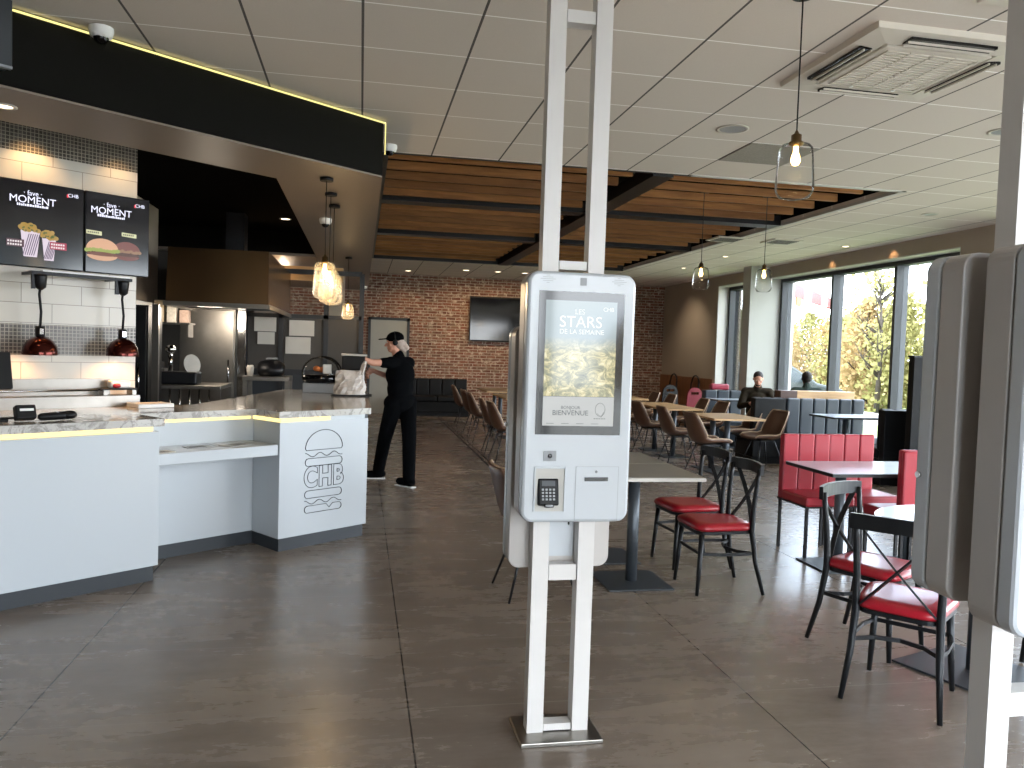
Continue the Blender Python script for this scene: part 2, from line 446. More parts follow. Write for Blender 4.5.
def tag(o, label, cat, group=None, kind=None):
    o['label'] = label; o['category'] = cat
    if group: o['group'] = group
    if kind: o['kind'] = kind
    return o
def thing(name, label, cat, loc=(0, 0, 0), rotz=0, group=None):
    o = bpy.data.objects.new(name, None); COL.objects.link(o); o.empty_display_size = .1
    o.location = loc; o.rotation_euler = (0, 0, rotz)
    return tag(o, label, cat, group)
def struct(name, b, mats, **k):
    o = b.build(name, mats, **k); o['kind'] = 'structure'; return o
def dup(root, loc, rotz, label, group=None):
    r_ = root.copy(); COL.objects.link(r_); r_.location = loc; r_.rotation_euler = (0, 0, rotz); r_['label'] = label
    if group: r_['group'] = group
    for ch in list(root.children):
        c_ = ch.copy(); COL.objects.link(c_); c_.parent = r_
        for g_ in ch.children:
            d_ = g_.copy(); COL.objects.link(d_); d_.parent = c_
    return r_
def text(name, s, size, mat, parent, loc, rot=(radians(90), 0, 0), extrude=.0008, outline=0, bold=0, align='CENTER', sx=1.0, space=1.0):
    cu = bpy.data.curves.new(name, 'FONT'); cu.body = s; cu.size = size; cu.align_x = align; cu.align_y = 'CENTER'; cu.resolution_u = 6; cu.space_character = space
    if outline: cu.fill_mode = 'NONE'; cu.bevel_depth = outline; cu.bevel_resolution = 1; cu.offset = bold
    else: cu.extrude = extrude; cu.offset = bold
    tmp = bpy.data.objects.new(name+'_c', cu); COL.objects.link(tmp)
    dg = bpy.context.evaluated_depsgraph_get()
    me = bpy.data.meshes.new_from_object(tmp.evaluated_get(dg)); me.name = name
    bpy.data.objects.remove(tmp); bpy.data.curves.remove(cu)
    me.materials.clear(); me.materials.append(mat)
    o = bpy.data.objects.new(name, me); COL.objects.link(o); o.parent = parent; o.location = loc; o.rotation_euler = rot; o.scale = (sx, 1, 1)
    return o
TH = radians(38.5)          # direction of the angled counter line
CU, SU = cos(TH), sin(TH)
def UN(u, n): return (CU*u+SU*n, SU*u-CU*n)
def frame_loc(u, n, z=0): x_, y_ = UN(u, n); return (x_, y_, z)
#@@SETTING
# ------------------------------------------------------------------ the setting
ZC = 3.28
b = MB(); b.box(-6, 7.75, -2.4, 19, -.1, 0); struct('floor', b, M['floor'])
# dark inlay strips round the seating zone
for i, (x0, x1, y0, y1) in enumerate(((1.74, 1.775, 7.95, 18.85), (1.82, 1.835, 8.05, 18.85), (1.74, 7.4, 7.93, 7.95), (1.82, 7.4, 8.03, 8.045), (4.51, 4.535, 8.05, 18.85), (5.65, 5.672, 8.05, 18.85))):
    b = MB(); b.box(x0, x1, y0, y1, -.001, .0012); struct('trim_%d' % (i+1), b, M['edge_black'])
b = MB()
b.box(-6, 7.75, -2.4, 7.1, ZC, ZC+.06); b.box(-6, .16, 7.1, 19, ZC, ZC+.06); b.box(5.2, 7.75, 7.1, 19, ZC, ZC+.06); b.box(.16, 5.2, 15.6, 19, ZC, ZC+.06)
struct('ceiling', b, M['ceiling'])
b = MB(); b.box(-6.2, 7.95, -2.6, 19.2, 3.95, 4.05)
for x0, x1, y0, y1 in ((.1, .16, 7.04, 15.66), (5.2, 5.26, 7.04, 15.66), (.1, 5.26, 7.04, 7.1), (.1, 5.26, 15.6, 15.66)):
    b.box(x0, x1, y0, y1, ZC+.06, 3.95)
struct('ceiling_void', b, M['black_kitchen'])
b = MB(); b.box(5.19, 5.24, 7.06, 15.62, ZC-.012, ZC+.02); b.box(3.0, 5.24, 7.06, 7.1, ZC-.01, ZC+.02); struct('trim_7', b, M['reveal'])
# back, left and front walls
b = MB(); b.box(-6, 7.75, 18.9, 19.1, 0, 3.95); struct('wall_back', b, M['brick'])
b = MB(); b.box(-6.2, -6, -2.6, 19.1, 0, 3.95); struct('wall_left', b, M['wall_tan'])
b = MB()
b.box(-6, 7.95, -2.6, -2.4, 2.95, 3.95); b.box(-6, .2, -2.6, -2.4, 0, 2.95); b.box(7.4, 7.95, -2.6, -2.4, 0, 2.95)  # unseen wall, left end made solid to keep left-facing sides darker
struct('wall_front', b, M['beige'])
# right wall with its two deep window openings, an added unseen one and the pillar
b = MB()
b.box(7.42, 7.95, 15.85, 19.1, 0, 3.95); b.box(7.42, 7.95, -2.6, 15.85, 3.08, 3.95); b.box(7.42, 7.95, 7.9, 8.9, 0, 3.08); b.box(7.42, 7.95, -2.4, .1, 0, 3.08)
struct('wall_right', b, M['wall_tan'])
b = MB(); b.box(7.05, 7.95, 13.7, 14.0, 0, ZC)
struct('wall_pillar', b, M['pillar'])
b = MB(); b.box(7.425, 7.68, 8.9, 13.7, 3.066, 3.079); b.box(7.425, 7.68, 14.0, 15.85, 3.066, 3.079); b.box(7.425, 7.68, 15.835, 15.849, 0, 3.066); b.box(7.425, 7.68, 8.901, 8.915, 0, 3.066)
struct('trim_8', b, M['reveal'])
b = MB(); b.box(7.385, 7.419, 15.86, 18.89, 0, 1.1); struct('baseboard_right', b, M['wainscot'])

def window(name, axis, plane, a0, a1, z0, z1, mull, deep=.16, fr=.06):
    """fixed glazing; mull lists the mullion positions"""
    root = bpy.data.objects.new(name, None); COL.objects.link(root); root['kind'] = 'structure'
    def bx(bb, p0, p1, q0, q1, zz0, zz1):
        if axis == 'x': bb.box(p0, p1, q0, q1, zz0, zz1)
        else: bb.box(q0, q1, p0, p1, zz0, zz1)
    f = MB()
    bx(f, plane-deep/2, plane+deep/2, a0, a1, z0, z0+fr); bx(f, plane-deep/2, plane+deep/2, a0, a1, z1-fr, z1)
    f.build('window_frame', M['mullion'], root)
    cuts = [a0]+list(mull)+[a1]
    for m_ in cuts:
        f = MB(); lo = max(a0, m_-fr/2); hi = min(a1, m_+fr/2)
        if m_ == a0: hi = a0+fr
        if m_ == a1: lo = a1-fr
        bx(f, plane-deep/2, plane+deep/2, lo, hi, z0+fr, z1-fr); f.build('mullion', M['mullion'], root)
    for p, q in zip(cuts, cuts[1:]):
        f = MB(); bx(f, plane+.01, plane+.016, p+fr/2, q-fr/2, z0+fr, z1-fr); f.build('window_pane', M['glass'], root)
    return root
window('window_1', 'x', 7.76, 8.92, 13.7, 0, 3.06, (10.46, 12.05), .2)
window('window_2', 'x', 7.76, 14.0, 15.83, 0, 3.06, (), .2)
window('window_added', 'x', 7.76, .1, 7.9, 0, 3.06, (2.05, 4.0, 5.95))  # unseen window added to let in more daylight
window('window_4', 'y', -2.5, .2, 7.4, 0, 2.95, (2.0, 3.8, 5.6))

# bulkhead over the counter: black fascia, beige underside, black kitchen void
SO = [UN(-3.4, -4.73), (.13, 6.147), (.13, 18.88), (-.67, 18.88), (-.67, 6.457), UN(-3.4, -5.47)]
b = MB(); b.prism(SO, 2.875, ZC-.001); struct('wall_bulkhead', b, M['black'])
b = MB(); b.prism(SO, 2.862, 2.874); struct('ceiling_bulkhead', b, M['soffit'])
KI = [UN(-3.4, -5.48), (-.68, 6.46), (-.68, 12.1), (-5.99, 12.1), (-5.99, 3)]
b = MB(); b.prism(KI, 3.2, 3.279); struct('ceiling_kitchen', b, M['black_kitchen'])
b = MB(); b.box(-5.99, -.68, 12.1, 18.88, 2.862, 2.9); struct('ceiling_corridor', b, M['soffit'])
b = MB(); b.box(-5.99, -.68, 12.08, 12.12, 2.9, 3.2); struct('wall_kitchen_fascia', b, M['black'])
# led strip along the top of the fascia and down its end
e0 = UN(1.45, -4.715); e1 = (.145, 6.147-.018)
b = MB(); b.tube([(e0[0], e0[1], 3.262), (e1[0], e1[1], 3.262)], .01, flat=(.012, .009)); b.tube([(e1[0], e1[1], 3.262), (e1[0], e1[1], 3.03)], .01, flat=(.008, .008))
tag(b.build('led_strip', M['led_strip']), 'thin glowing yellow LED strip along the top of the black fascia above the counter', 'light strip')
# menu wall of the kitchen, in the counter's direction
def menuband(nm, z0, z1, mat):
    b = MB(); b.box(-3.4, 2.8, 0, .12, z0, z1); o = struct(nm, b, mat); o.location = frame_loc(0, -6.3); o.rotation_euler = (0, 0, TH)
menuband('wall_menu_splash', 0, 1.45, M['white_tile']); menuband('wall_menu_mosaic', 1.45, 1.67, M['mosaic'])
menuband('wall_menu_tile', 1.67, 2.87, M['white_tile']); menuband('wall_menu_frieze', 2.87, 3.19, M['mosaic'])
# kitchen back wall and glazed partition
b = MB(); b.box(-5.99, -1.68, 12.3, 12.4, 0, 2.862); struct('wall_kitchen', b, M['grey_wall'])
root = bpy.data.objects.new('window_5', None); COL.objects.link(root); root['kind'] = 'structure'
for x0 in (-1.68, -1.17, -.52, .0):
    b = MB(); b.box(x0-.035, x0+.035, 12.28, 12.36, 0, 2.66); b.build('mullion', M['mullion_dark'], root)
b = MB(); b.box(-1.68, .0, 12.28, 12.36, 2.62, 2.69); b.box(-1.68, 0, 12.28, 12.36, 1.96, 2.02); b.box(-1.68, 0, 12.28, 12.36, 1.12, 1.2); b.build('window_frame', M['mullion_dark'], root)
for x0, x1 in ((-1.64, -1.2), (-1.13, -.555), (-.485, -.035)):
    b = MB(); b.box(x0, x1, 12.31, 12.33, 1.2, 1.96); b.build('panel', M['grey_wall'], root)
    b = MB(); b.box(x0, x1, 12.31, 12.33, 0, 1.12); b.build('panel', M['plinth'], root)
    b = MB(); b.box(x0, x1, 12.318, 12.322, 2.02, 2.62); b.build('window_pane', M['glass'], root)
for i, (x0, x1, z0, z1) in enumerate(((-1.55, -1.24, 1.75, 1.96), (-1.5, -1.26, 1.56, 1.74), (-1.05, -.69, 1.7, 1.93), (-1.1, -.74, 1.43, 1.68))):
    b = MB(); b.box(x0, x1, 12.272, 12.277 if x1 < -1.64 else 12.309, z0, z1)
    tag(b.build('notice_sheet', M['paper']), ['upper pale notice sheet on the left kitchen partition panel', 'lower pale notice sheet on the left kitchen partition panel', 'upper pale notice sheet on the middle kitchen partition panel', 'larger lower pale notice sheet on the middle partition panel'][i], 'notice', 'notices on the kitchen partition')
# warm beam in the corridor and a tan post behind the glass
b = MB(); b.box(-1.75, -.3, 13.0, 13.1, 2.58, 2.8); struct('trim_9', b, M['ledge_wood'])
b = MB(); b.box(-.55, -.3, 14.2, 14.5, 0, 2.862); struct('wall_corridor_post', b, M['beige'])
# doors
def door(name, x0, x1, y, z1, mat):
    root = bpy.data.objects.new(name, None); COL.objects.link(root); root['kind'] = 'structure'; root.location = ((x0+x1)/2, y, 0)
    h = (x1-x0)/2
    b = MB(); b.box(-h+.06, h-.06, -.03, 0, .005, z1-.06); b.build('door_leaf', mat, root)
    b = MB(); b.box(-h, -h+.06, -.05, 0, 0, z1); b.box(h-.06, h, -.05, 0, 0, z1); b.box(-h, h, -.05, 0, z1-.06, z1); b.build('door_frame', M['plinth'], root)
    b = MB(); b.cyl((-h+.16, -.06), .012, .98, 1.02); b.tube([(-h+.12, -.07, 1.0), (-h+.25, -.07, 1.0)], .011); b.tube([(-h+.13, -.03, 1), (-h+.13, -.075, 1)], .01); b.build('door_handle', M['chrome'], root)
door('door_1', .16, 1.12, 18.899, 2.25, M['door_grey'])

# ------------------------------------------------------------------ slatted wooden ceiling
ORD = ['first', 'second', 'third', 'fourth', 'fifth', 'sixth', 'seventh', 'eighth', 'ninth', 'tenth', 'eleventh', 'twelfth', 'thirteenth', 'fourteenth', 'fifteenth', 'sixteenth', 'seventeenth']
ys = [7.32+.44*i for i in range(5)]+[9.98+.43*i for i in range(5)]+[12.62+.42*i for i in range(7)]
for i, yy in enumerate(ys):
    for sd, x0, x1 in (('left', .2, 2.5), ('right', 2.84, 4.93)):
        b = MB(); b.box(x0, x1, yy-.022, yy+.022, ZC+.0, ZC+.078)
        tag(b.build('wooden_slat', M['slat']), 'pine ceiling slat %s of the long beam, %s from the front' % (sd, ORD[i]), 'wooden slat', 'wooden slats in the ceiling recess', 'thing')
for nm, y0, y1, k in (('nearer', 9.36, 9.62, 0), ('farther', 12.14, 12.36, 1)):
    b = MB(); b.box(.17, 2.62, y0, y1, ZC-.005, ZC+.12); b.box(2.84, 5.19, y0, y1, ZC-.005, ZC+.12)
    tag(b.build('ceiling_beam', M['black_metal']), nm+' black cross beam between the wooden ceiling slats', 'beam', 'cross beams of the slatted ceiling')
b = MB(); b.box(2.63, 2.83, 7.1, 15.6, ZC-.03, ZC+.1); tag(b.build('ceiling_beam', M['black_metal']), 'long black beam running towards the brick wall under the wooden ceiling slats', 'beam')
b = MB(); b.box(.13, .2, 7.1, 15.6, ZC-.02, ZC+.1); b.box(.2, 5.2, 15.54, 15.6, ZC-.02, ZC+.1); b.box(.2, 5.2, 7.1, 7.13, ZC-.005, ZC+.1); struct('trim_10', b, M['black_metal'])

# ------------------------------------------------------------------ lamps
def downlight(x, y, z, label, power=0, target=None, r=.05, lit=True, group='recessed ceiling spots', col=(1, .72, .42)):
    o = thing('ceiling_spotlight', label, 'ceiling light', (x, y, z), 0, group)
    b = MB(); b.lathe([(r+.018, 0), (r+.02, -.006), (r, -.008), (r*.95, 0)], seg=24); b.build('trim_ring', M['bezel'], o)
    b = MB(); b.cyl((0, 0), r*.95, -.004, -.001); b.build('diffuser', M['spot_disc'] if lit else M['grey_plastic'], o)
    if power: lamp('spot_light', 'SPOT', (x, y, z-.03), power, col, .04, target, 95, .8)
    return o
downlight(6.29, 8.05, ZC, 'unlit round ceiling disc right of the wooden slats, nearest the second kiosk', r=.07, lit=False)
downlight(2.66, 5.56, ZC, 'unlit round ceiling disc in front of the grey grille panel', r=.1, lit=False)
downlight(4.5, 5.05, ZC, 'unlit round disc at the right edge beneath the air conditioner', r=.08, lit=False)
downlight(7.0, 10.72, ZC, 'lit ceiling spot above the main window, nearest of the row along the glass', 22, (7.5, 10.72, 0))
downlight(6.0, 12.6, ZC, 'lit ceiling spot between the two far clear pendants', 14, (6.0, 12.6, 0))
downlight(6.1, 14.6, ZC, 'lit ceiling spot in front of the narrow window', 14, (6.1, 14.6, 0))
downlight(5.6, 17.6, ZC, 'lit ceiling spot near the right end of the brick wall', 20, (5.7, 18.9, 1.0))
for i, xx in enumerate((1.0, 2.2, 2.9, 3.5)):
    downlight(xx, 17.2 if i else 18.0, ZC, ['tiny ceiling spot above the grey door', 'tiny lit ceiling spot left of the wall television', 'tiny lit ceiling spot over the left edge of the wall television', 'tiny lit ceiling spot over the right part of the wall television'][i], 30 if i else 12, (xx, 18.9, 1.6), .07)
x0, y0 = UN(1.53, -5.1)
downlight(x0, y0, 2.862, 'bright lit spot in the bulkhead underside at the left edge of the picture', 8, (x0, y0, 0), .045)
downlight(-1.0, 10.8, 3.2, 'small lit ceiling light in the black kitchen ceiling above the hood', 30, (-1.2, 10.6, 0), .06, col=(1, .85, .65))
for u_, pw in ((1.5, 6), (2.05, 7), (2.65, 3)):
    x0, y0 = UN(u_, -6.12)
    lamp('menu_wall_light', 'SPOT', (x0, y0, 3.02), pw, (1, .6, .24), .03, (UN(u_, -6.27)+(2.6,)), 100, .9)
lamp('kitchen_fill', 'POINT', (-1.7, 9.6, 1.9), 16, (1, .86, .7), .15)  # fill without a fixture, added to brighten the fridge and prep table
lamp('corridor_light', 'POINT', (-1.3, 12.75, 2.6), 1.5, (1, .6, .25), .05)
for yy in (11.7, 10.2):
    lamp('window_wash', 'SPOT', (7.3, yy, 3.24), 2.5, (1, .55, .25), .02, (7.42, yy, 3.0), 80, .9)
lamp('corner_fill', 'SPOT', (6.3, 16.9, 3.2), 30, (1, .8, .58), .06, (7.42, 17.1, 1.2), 100, .9)  # extra spot without a fixture, added to brighten the far right wall
lamp('corridor_lamp', 'POINT', (-1.5, 16, 2.6), 25, (1, .8, .6), .1)

def clear_pendant(loc, label, ztop, zbot, power, group=None, glass='jar_glass', wide=.09, name='pendant_lamp'):
    x, y, zc = loc; H_ = ztop-zbot
    o = thing(name, label, 'pendant lamp', (x, y, zbot), 0, group)
    b = MB(); b.tube([(0, 0, H_), (0, 0, zc-zbot-.02)], .0035, 6); b.build('cord', M['black_plastic'], o)
    b = MB(); b.cyl((0, 0), .05, zc-zbot-.025, zc-zbot-.001); b.build('ceiling_rose', M['black_plastic'], o)
    h = H_-.06
    b = MB(); b.lathe([(.004, h+.062), (.008, h+.055), (.013, h+.046), (.024, h+.04), (.024, h+.012), (.033, h+.008), (.033, h-.004), (.02, h-.01), (.004, h-.01)], seg=20); b.build('lamp_socket', M['brass'], o)
    W = wide
    b = MB(); b.lathe([(.034, h), (W*.72, h-.006), (W*.86, h-.022), (W*.9, h-.06), (W*.95, h*.5), (W, h*.22), (W*.97, .035), (W*.8, .008), (W*.5, .0), (.002, .004)], seg=32); s_ = b.build('glass_shade', M[glass], o, smooth=True)
    b = MB(); b.lathe([(.002, h-.1), (.014, h-.096), (.022, h-.078), (.018, h-.055), (.012, h-.04), (.011, h-.012)], seg=16); bu = b.build('light_bulb', M['bulb'], o, smooth=True)
    if power: lamp('bulb_light', 'POINT', (x, y, zbot+h-.13), power, (1, .7, .38), .03)
    return o
clear_pendant((1.955, 3.42, ZC), 'near clear glass jar pendant hanging below the air conditioner', 2.65, 2.338, 1, wide=.088)
clear_pendant((3.61, 8.16, ZC+.1), 'clear glass pendant under the slats, left of the two far ones', 2.615, 2.315, 1)
clear_pendant((4.34, 8.14, ZC+.1), 'clear glass pendant in front of the window pillar, right of the two far ones', 2.63, 2.319, 1)
for i, (yy, zb, zt_) in enumerate(((6.31, 1.94, 2.28), (6.92, 1.94, 2.28), (7.5, 1.95, 2.28))):
    clear_pendant((-.285+.01*i, yy, 2.862), ['nearest glowing cut glass pendant over the counter end', 'middle glowing cut glass pendant behind the nearest one over the counter', 'farthest of the three clustered cut glass pendants over the counter'][i], zt_, zb, 2.2, 'cut glass pendants over the counter', 'cut_glass', .088, 'cut_glass_pendant')
clear_pendant((-.2, 11.9, 2.862), 'small distant cut glass pendant hanging before the partition window', 2.25, 1.96, 1.5, 'cut glass pendants over the counter', 'cut_glass', .088, 'cut_glass_pendant')

# dome cameras
def dome(x, y, z, label):
    o = thing('security_camera', label, 'security camera', (x, y, z), 0, 'dome cameras on the ceiling')
    b = MB(); b.lathe([(.062, 0), (.064, -.02), (.055, -.05), (.04, -.056)], seg=24); b.build('housing', M['white'], o, smooth=True)
    b = MB(); b.lathe([(.04, -.052), (.036, -.07), (.022, -.085), (.001, -.09)], seg=20); b.build('lens_dome', M['black_gloss'], o, smooth=True)
dome(-1.43, 4.77, ZC, 'white dome camera above the black fascia')
dome(.2, 6.85, ZC, 'white dome camera at the corner where the slatted ceiling begins')
dome(-.38, 8.35, 2.862, 'white dome camera on the beige bulkhead behind the counter pendants')
dome(.05, 17.6, 2.862, 'tiny white dome camera at the far end of the bulkhead near the brick wall')

# ceiling cassette air conditioner
o = thing('air_conditioner', 'square ivory ceiling cassette air conditioner with louvred grille', 'air conditioner', (2.95, 4.08, ZC))
def sqring(b, r0, z0, r1, z1): 
    a = b.ring([(sx*r0, sy*r0, z0) for sx, sy in ((1, 1), (-1, 1), (-1, -1), (1, -1))]); c_ = b.ring([(sx*r1, sy*r1, z1) for sx, sy in ((1, 1), (-1, 1), (-1, -1), (1, -1))])
    b.skin([a, c_], cap=False, smooth=False)
b = MB(); sqring(b, .475, 0, .47, -.03); sqring(b, .47, -.03, .33, -.045)
sqring(b, .33, -.045, .33, -.03); b.build('outer_panel', M['ac'], o)
b = MB(); b.box(-.315, .315, -.315, .315, -.05, -.02, bevel=.008); b.build('intake_frame', M['ac'], o)
b = MB()
for k in range(17): b.box(-.27, .27, -.262+.032*k, -.25+.032*k, -.056, -.05)
for k in range(5): b.box(-.27+.135*k-.003, -.27+.135*k+.003, -.27, .27, -.057, -.05)
b.build('grille', M['ac'], o)
for k in range(4):
    m = Matrix.Rotation(k*pi/2, 4, 'Z')
    b = MB(); b.box(-.25, .25, .352, .425, -.05, -.036, m); sl = b.build('air_slot', M['black_gloss'], o)
    b = MB(); b.box(-.25, .25, .352, .36, -.06, -.05, m); b.box(-.25, .25, .395, .402, -.06, -.05, m); b.build('louvre', M['ac'], o)
for sx in (-.12, .16):
    b = MB(); b.cyl((sx, .28), .012, -.056, -.05, 12); b.build('clip', M['white'], o)
# grey grille panels in the ceiling, projector box
b = MB(); b.box(2.975, 3.565, 5.868, 6.456, ZC-.008, ZC+.0); tag(b.build('ceiling_grille', M['speckle']), 'grey speckled ventilation panel set in the ceiling behind the near pendant', 'ventilation grille')
b = MB(); b.box(2.74, 2.98, 3.08, 3.28, ZC-.025, ZC+.0, bevel=.008); tag(b.build('ceiling_vent', M['ac']), 'ivory ceiling fitting cut by the top edge above the air conditioner', 'ceiling fitting')
for x, y, lab in ((5.1, 10.7, 'small dark four-way fan fitting on the ceiling behind the left far pendant'), (5.9, 10.6, 'small dark ceiling fitting behind the right far pendant')):
    o = thing('ceiling_vent', lab, 'ventilation grille', (x, y, ZC), 0, 'dark vents by the windows')
    b = MB(); b.box(-.22, .22, -.22, .22, -.02, 0, bevel=.005); b.build('housing', M['ac'], o)
    b = MB(); [b.box(-.18, .18, -.17+.06*k, -.15+.06*k, -.024, -.02) for k in range(6)]; b.build('slot', M['black_plastic'], o)
# dark box on the fascia at the left edge
o = thing('fascia_box', 'dark grey box on the black fascia in the top left corner', 'box', frame_loc(1.17, -4.66, 2.94), TH)
b = MB(); b.box(-.32, .245, -.06, .055, 0, .33, bevel=.004); b.build('housing', M['plinth'], o)
b = MB(); b.box(-.32, .245, -.064, -.03, -.012, 0); b.build('bottom_strip', M['grey_plastic'], o)
# ------------------------------------------------------------------ front counter
def lp(u, n): return (u, -n)                      # counter-frame coordinates -> local x, y of a frame at the world origin
def cthing(name, label, cat, u, n, z=0, group=None): return thing(name, label, cat, frame_loc(u, n, z), TH, group)
ZT = 1.075
# left cabinet
o = cthing('counter_cabinet', 'long plain white counter front panel at the left edge of the picture', 'counter', 1.2, -5.12)
b = MB(); b.box(-3.0, 1.24, .0, .82, .105, ZT-.085, bevel=.004); b.build('front_panel', M['white_panel'], o)
b = MB(); b.box(-3.0, 1.22, .03, .8, 0, .105); b.build('plinth', M['plinth'], o)
b = MB(); b.box(-3.0, 1.22, .03, .8, ZT-.085, ZT-.05); b.build('upper_rail', M['white_panel'], o)
b = MB(); b.box(.2, 1.2, .012, .03, ZT-.082, ZT-.052); b.build('light_strip', M['led'], o)
# recessed middle cabinet with the lowered shelf
o = cthing('counter_cabinet', 'recessed white counter section below the lowered service shelf', 'counter', 2.9, -5.60)
b = MB(); b.box(-.45, .54, 0, .5, .105, ZT-.085); b.build('front_panel', M['white_panel'], o)
b = MB(); b.box(-.45, .53, .02, .5, 0, .105); b.build('plinth', M['plinth'], o)
b = MB(); b.box(-.45, .53, .02, .5, ZT-.085, ZT-.05); b.build('upper_rail', M['white_panel'], o)
b = MB(); b.box(-.44, .49, .004, .02, ZT-.082, ZT-.052); b.build('light_strip', M['led'], o)
b = MB(); b.box(-.455, .49, -.385, -.001, .745, .825, bevel=.005); tag(b.build('service_shelf', M['white_panel']), 'lowered white service shelf in the recess of the counter', 'shelf').location = frame_loc(2.9, -5.60); bpy.data.objects['service_shelf'].rotation_euler = (0, 0, TH)
# right cabinet, the end of the bar
c0 = Vector(UN(3.40, -5.21)); c1 = Vector(UN(4.24, -5.21))
o = thing('counter_cabinet', 'white counter end panel carrying the outlined burger emblem', 'counter', (c0.x, c0.y, 0))
def rel(*ps): return [(p[0]-c0.x, p[1]-c0.y) for p in ps]
c5 = UN(3.41, -5.59)
b = MB(); b.prism(rel(c0, c1, (c1.x, 9.15), (-.8, 9.15), c5), .105, ZT-.085); b.build('front_panel', M['white_panel'], o)
q0 = UN(3.42, -5.235); q1 = UN(4.225, -5.235)
b = MB(); b.prism(rel(q0, q1, (q1[0], 9.12), (-.78, 9.12), UN(3.43, -5.62)), 0, .105); b.build('plinth', M['plinth'], o)
b = MB(); b.prism(rel(UN(3.42, -5.23), UN(4.22, -5.23), (c1.x-.02, 9.13), (-.79, 9.13), UN(3.43, -5.6)), ZT-.085, ZT-.05); b.build('upper_rail', M['white_panel'], o)
b = MB(); s0 = UN(3.415, -5.218); s1 = UN(3.86, -5.218); s2 = UN(3.408, -5.59)
b.tube([(s2[0]-c0.x, s2[1]-c0.y, ZT-.067), (s0[0]-c0.x, s0[1]-c0.y, ZT-.067), (s1[0]-c0.x, s1[1]-c0.y, ZT-.067)], .01, flat=(.014, .03)); b.build('light_strip', M['led'], o)
# burger emblem: outlines on the end panel, x along the panel, z up
em = bpy.data.objects.new('burger_emblem', None); COL.objects.link(em); em.parent = o; em.rotation_euler = (0, 0, TH); em.scale = (.94, 1, .92); em.location = (.024*CU, .024*SU, .086)
b = MB(); EX = .405; R_ = .0028
def ol(pts, close=True, rad=R_):
    P = [(p[0], -.003, p[1]) for p in pts]
    if close: P.append(P[0])
    b.tube(P, rad, 5)
def pill(x0, x1, z0, z1, r=.03, notch=False):
    P = []
    for cx, cz, a0 in ((x1-r, z1-r, 0), (x0+r, z1-r, 90), (x0+r, z0+r, 180), (x1-r, z0+r, 270)):
        for k in range(6): P.append((cx+r*cos(radians(a0+18*k)), cz+r*sin(radians(a0+18*k))))
        if a0 == 0 and notch:
            xm = x0+(x1-x0)*.66; P += [(xm+.035, z1), (xm, z1-.035), (xm-.03, z1)]
    ol(P)
ex0, ex1 = EX-.187, EX+.187
ol([(EX-.187*cos(pi*k/24) if True else 0, .75+.155*sin(pi*k/24)) for k in range(25)]+[(ex1-.01, .735), (ex0+.01, .735)])
def wave(z): ol([(ex0+.374*k/40, z+.016*cos(2*pi*k/40*2.6)) for k in range(41)], False)
wave(.695); pill(ex0, ex1, .60, .665); pill(ex0, ex1, .325, .39); wave(.29); pill(ex0, ex1, .2, .26, notch=True)
b.build('outline', M['dark_metal'], em)
text('letters', 'CHB', .235, M['dark_metal'], em, (EX+.002, -.003, .497), outline=.0024, bold=.01, sx=.8, space=1.12)
# marble worktop: left, recess and bar in one piece
def W(u, n): return UN(u, n)
top = [W(-1.8, -5.095), W(2.46, -5.095), W(2.46, -5.50), W(3.375, -5.50), W(3.38, -5.19), (c1.x+.022, UN(4.25, -5.19)[1]), (c1.x+.022, 9.17), (-.82, 9.17), UN(3.2, -6.12), W(-1.8, -6.12)]
b = MB(); b.prism(top, ZT-.05, ZT)
tag(b.build('worktop', M['marble']), 'pale veined marble worktop running along the whole angled counter', 'worktop')
# things on the lowered shelf
for i, (u, n, r_) in enumerate(((2.52, -5.3, .1), (2.86, -5.42, -.1), (3.16, -5.38, .25))):
    o = thing('leaflet', ['grey leaflet at the left end of the lowered service shelf', 'flat pale leaflet in the middle of the lowered service shelf', 'larger dark printed leaflet at the right end of the lowered service shelf'][i], 'leaflet', frame_loc(u, n, .8255), TH+r_, 'leaflets on the service shelf')
    b = MB(); b.box(-.09-.05*(i == 2), .09, -.06, .06, 0, .003); b.build('sheet', M['grey_plastic' if i else 'paper'], o)
    b = MB(); [b.box(-.07, .05, -.045+.022*k, -.035+.022*k, .003, .0035) for k in range(4)]; b.build('print', M['dark_metal'], o)
# till terminal, card terminal, cable on the left counter
o = cthing('till_screen', 'black slanted till screen at the left edge of the picture', 'screen', 1.53, -5.42, ZT)
m = Matrix.Rotation(radians(-14), 4, 'X')
b = MB(); b.box(-.3, .16, -.02, .02, .19, .42, m, bevel=.006); b.build('screen_housing', M['black_plastic'], o)
b = MB(); b.box(-.1, .1, -.09, .09, 0, .015, bevel=.005); b.build('foot', M['black_plastic'], o)
b = MB(); b.tube([(0, 0, .01), (0, .04, .2)], .02, 8); b.build('stand', M['black_plastic'], o)
o = cthing('card_terminal', 'black card terminal standing on the left marble worktop', 'card terminal', 1.71, -5.3, ZT+.012)
b = MB(); b.box(-.055, .055, -.03, .03, 0, .085, Matrix.Rotation(radians(-20), 4, 'X'), bevel=.008); b.build('housing', M['black_plastic'], o)
b = MB(); b.box(-.035, .04, -.0315, -.03, .045, .06, Matrix.Rotation(radians(-20), 4, 'X')); b.build('display', M['white'], o)
b = MB(); b.tube([(-.05, .02, .01), (-.16, .05, .008), (-.3, .0, .008), (-.5, .03, .008)], .006, 6); b.build('cable', M['black_plastic'], o)
o = cthing('barcode_scanner', 'black hand scanner lying on the worktop right of the card terminal', 'scanner', 1.86, -5.28, ZT+.001)
b = MB(); b.caps((-.07, 0, .025), (.06, .01, .028), .022, .026); b.ell((.09, .01, .03), (.045, .034, .028)); b.build('body', M['black_plastic'], o, smooth=True)
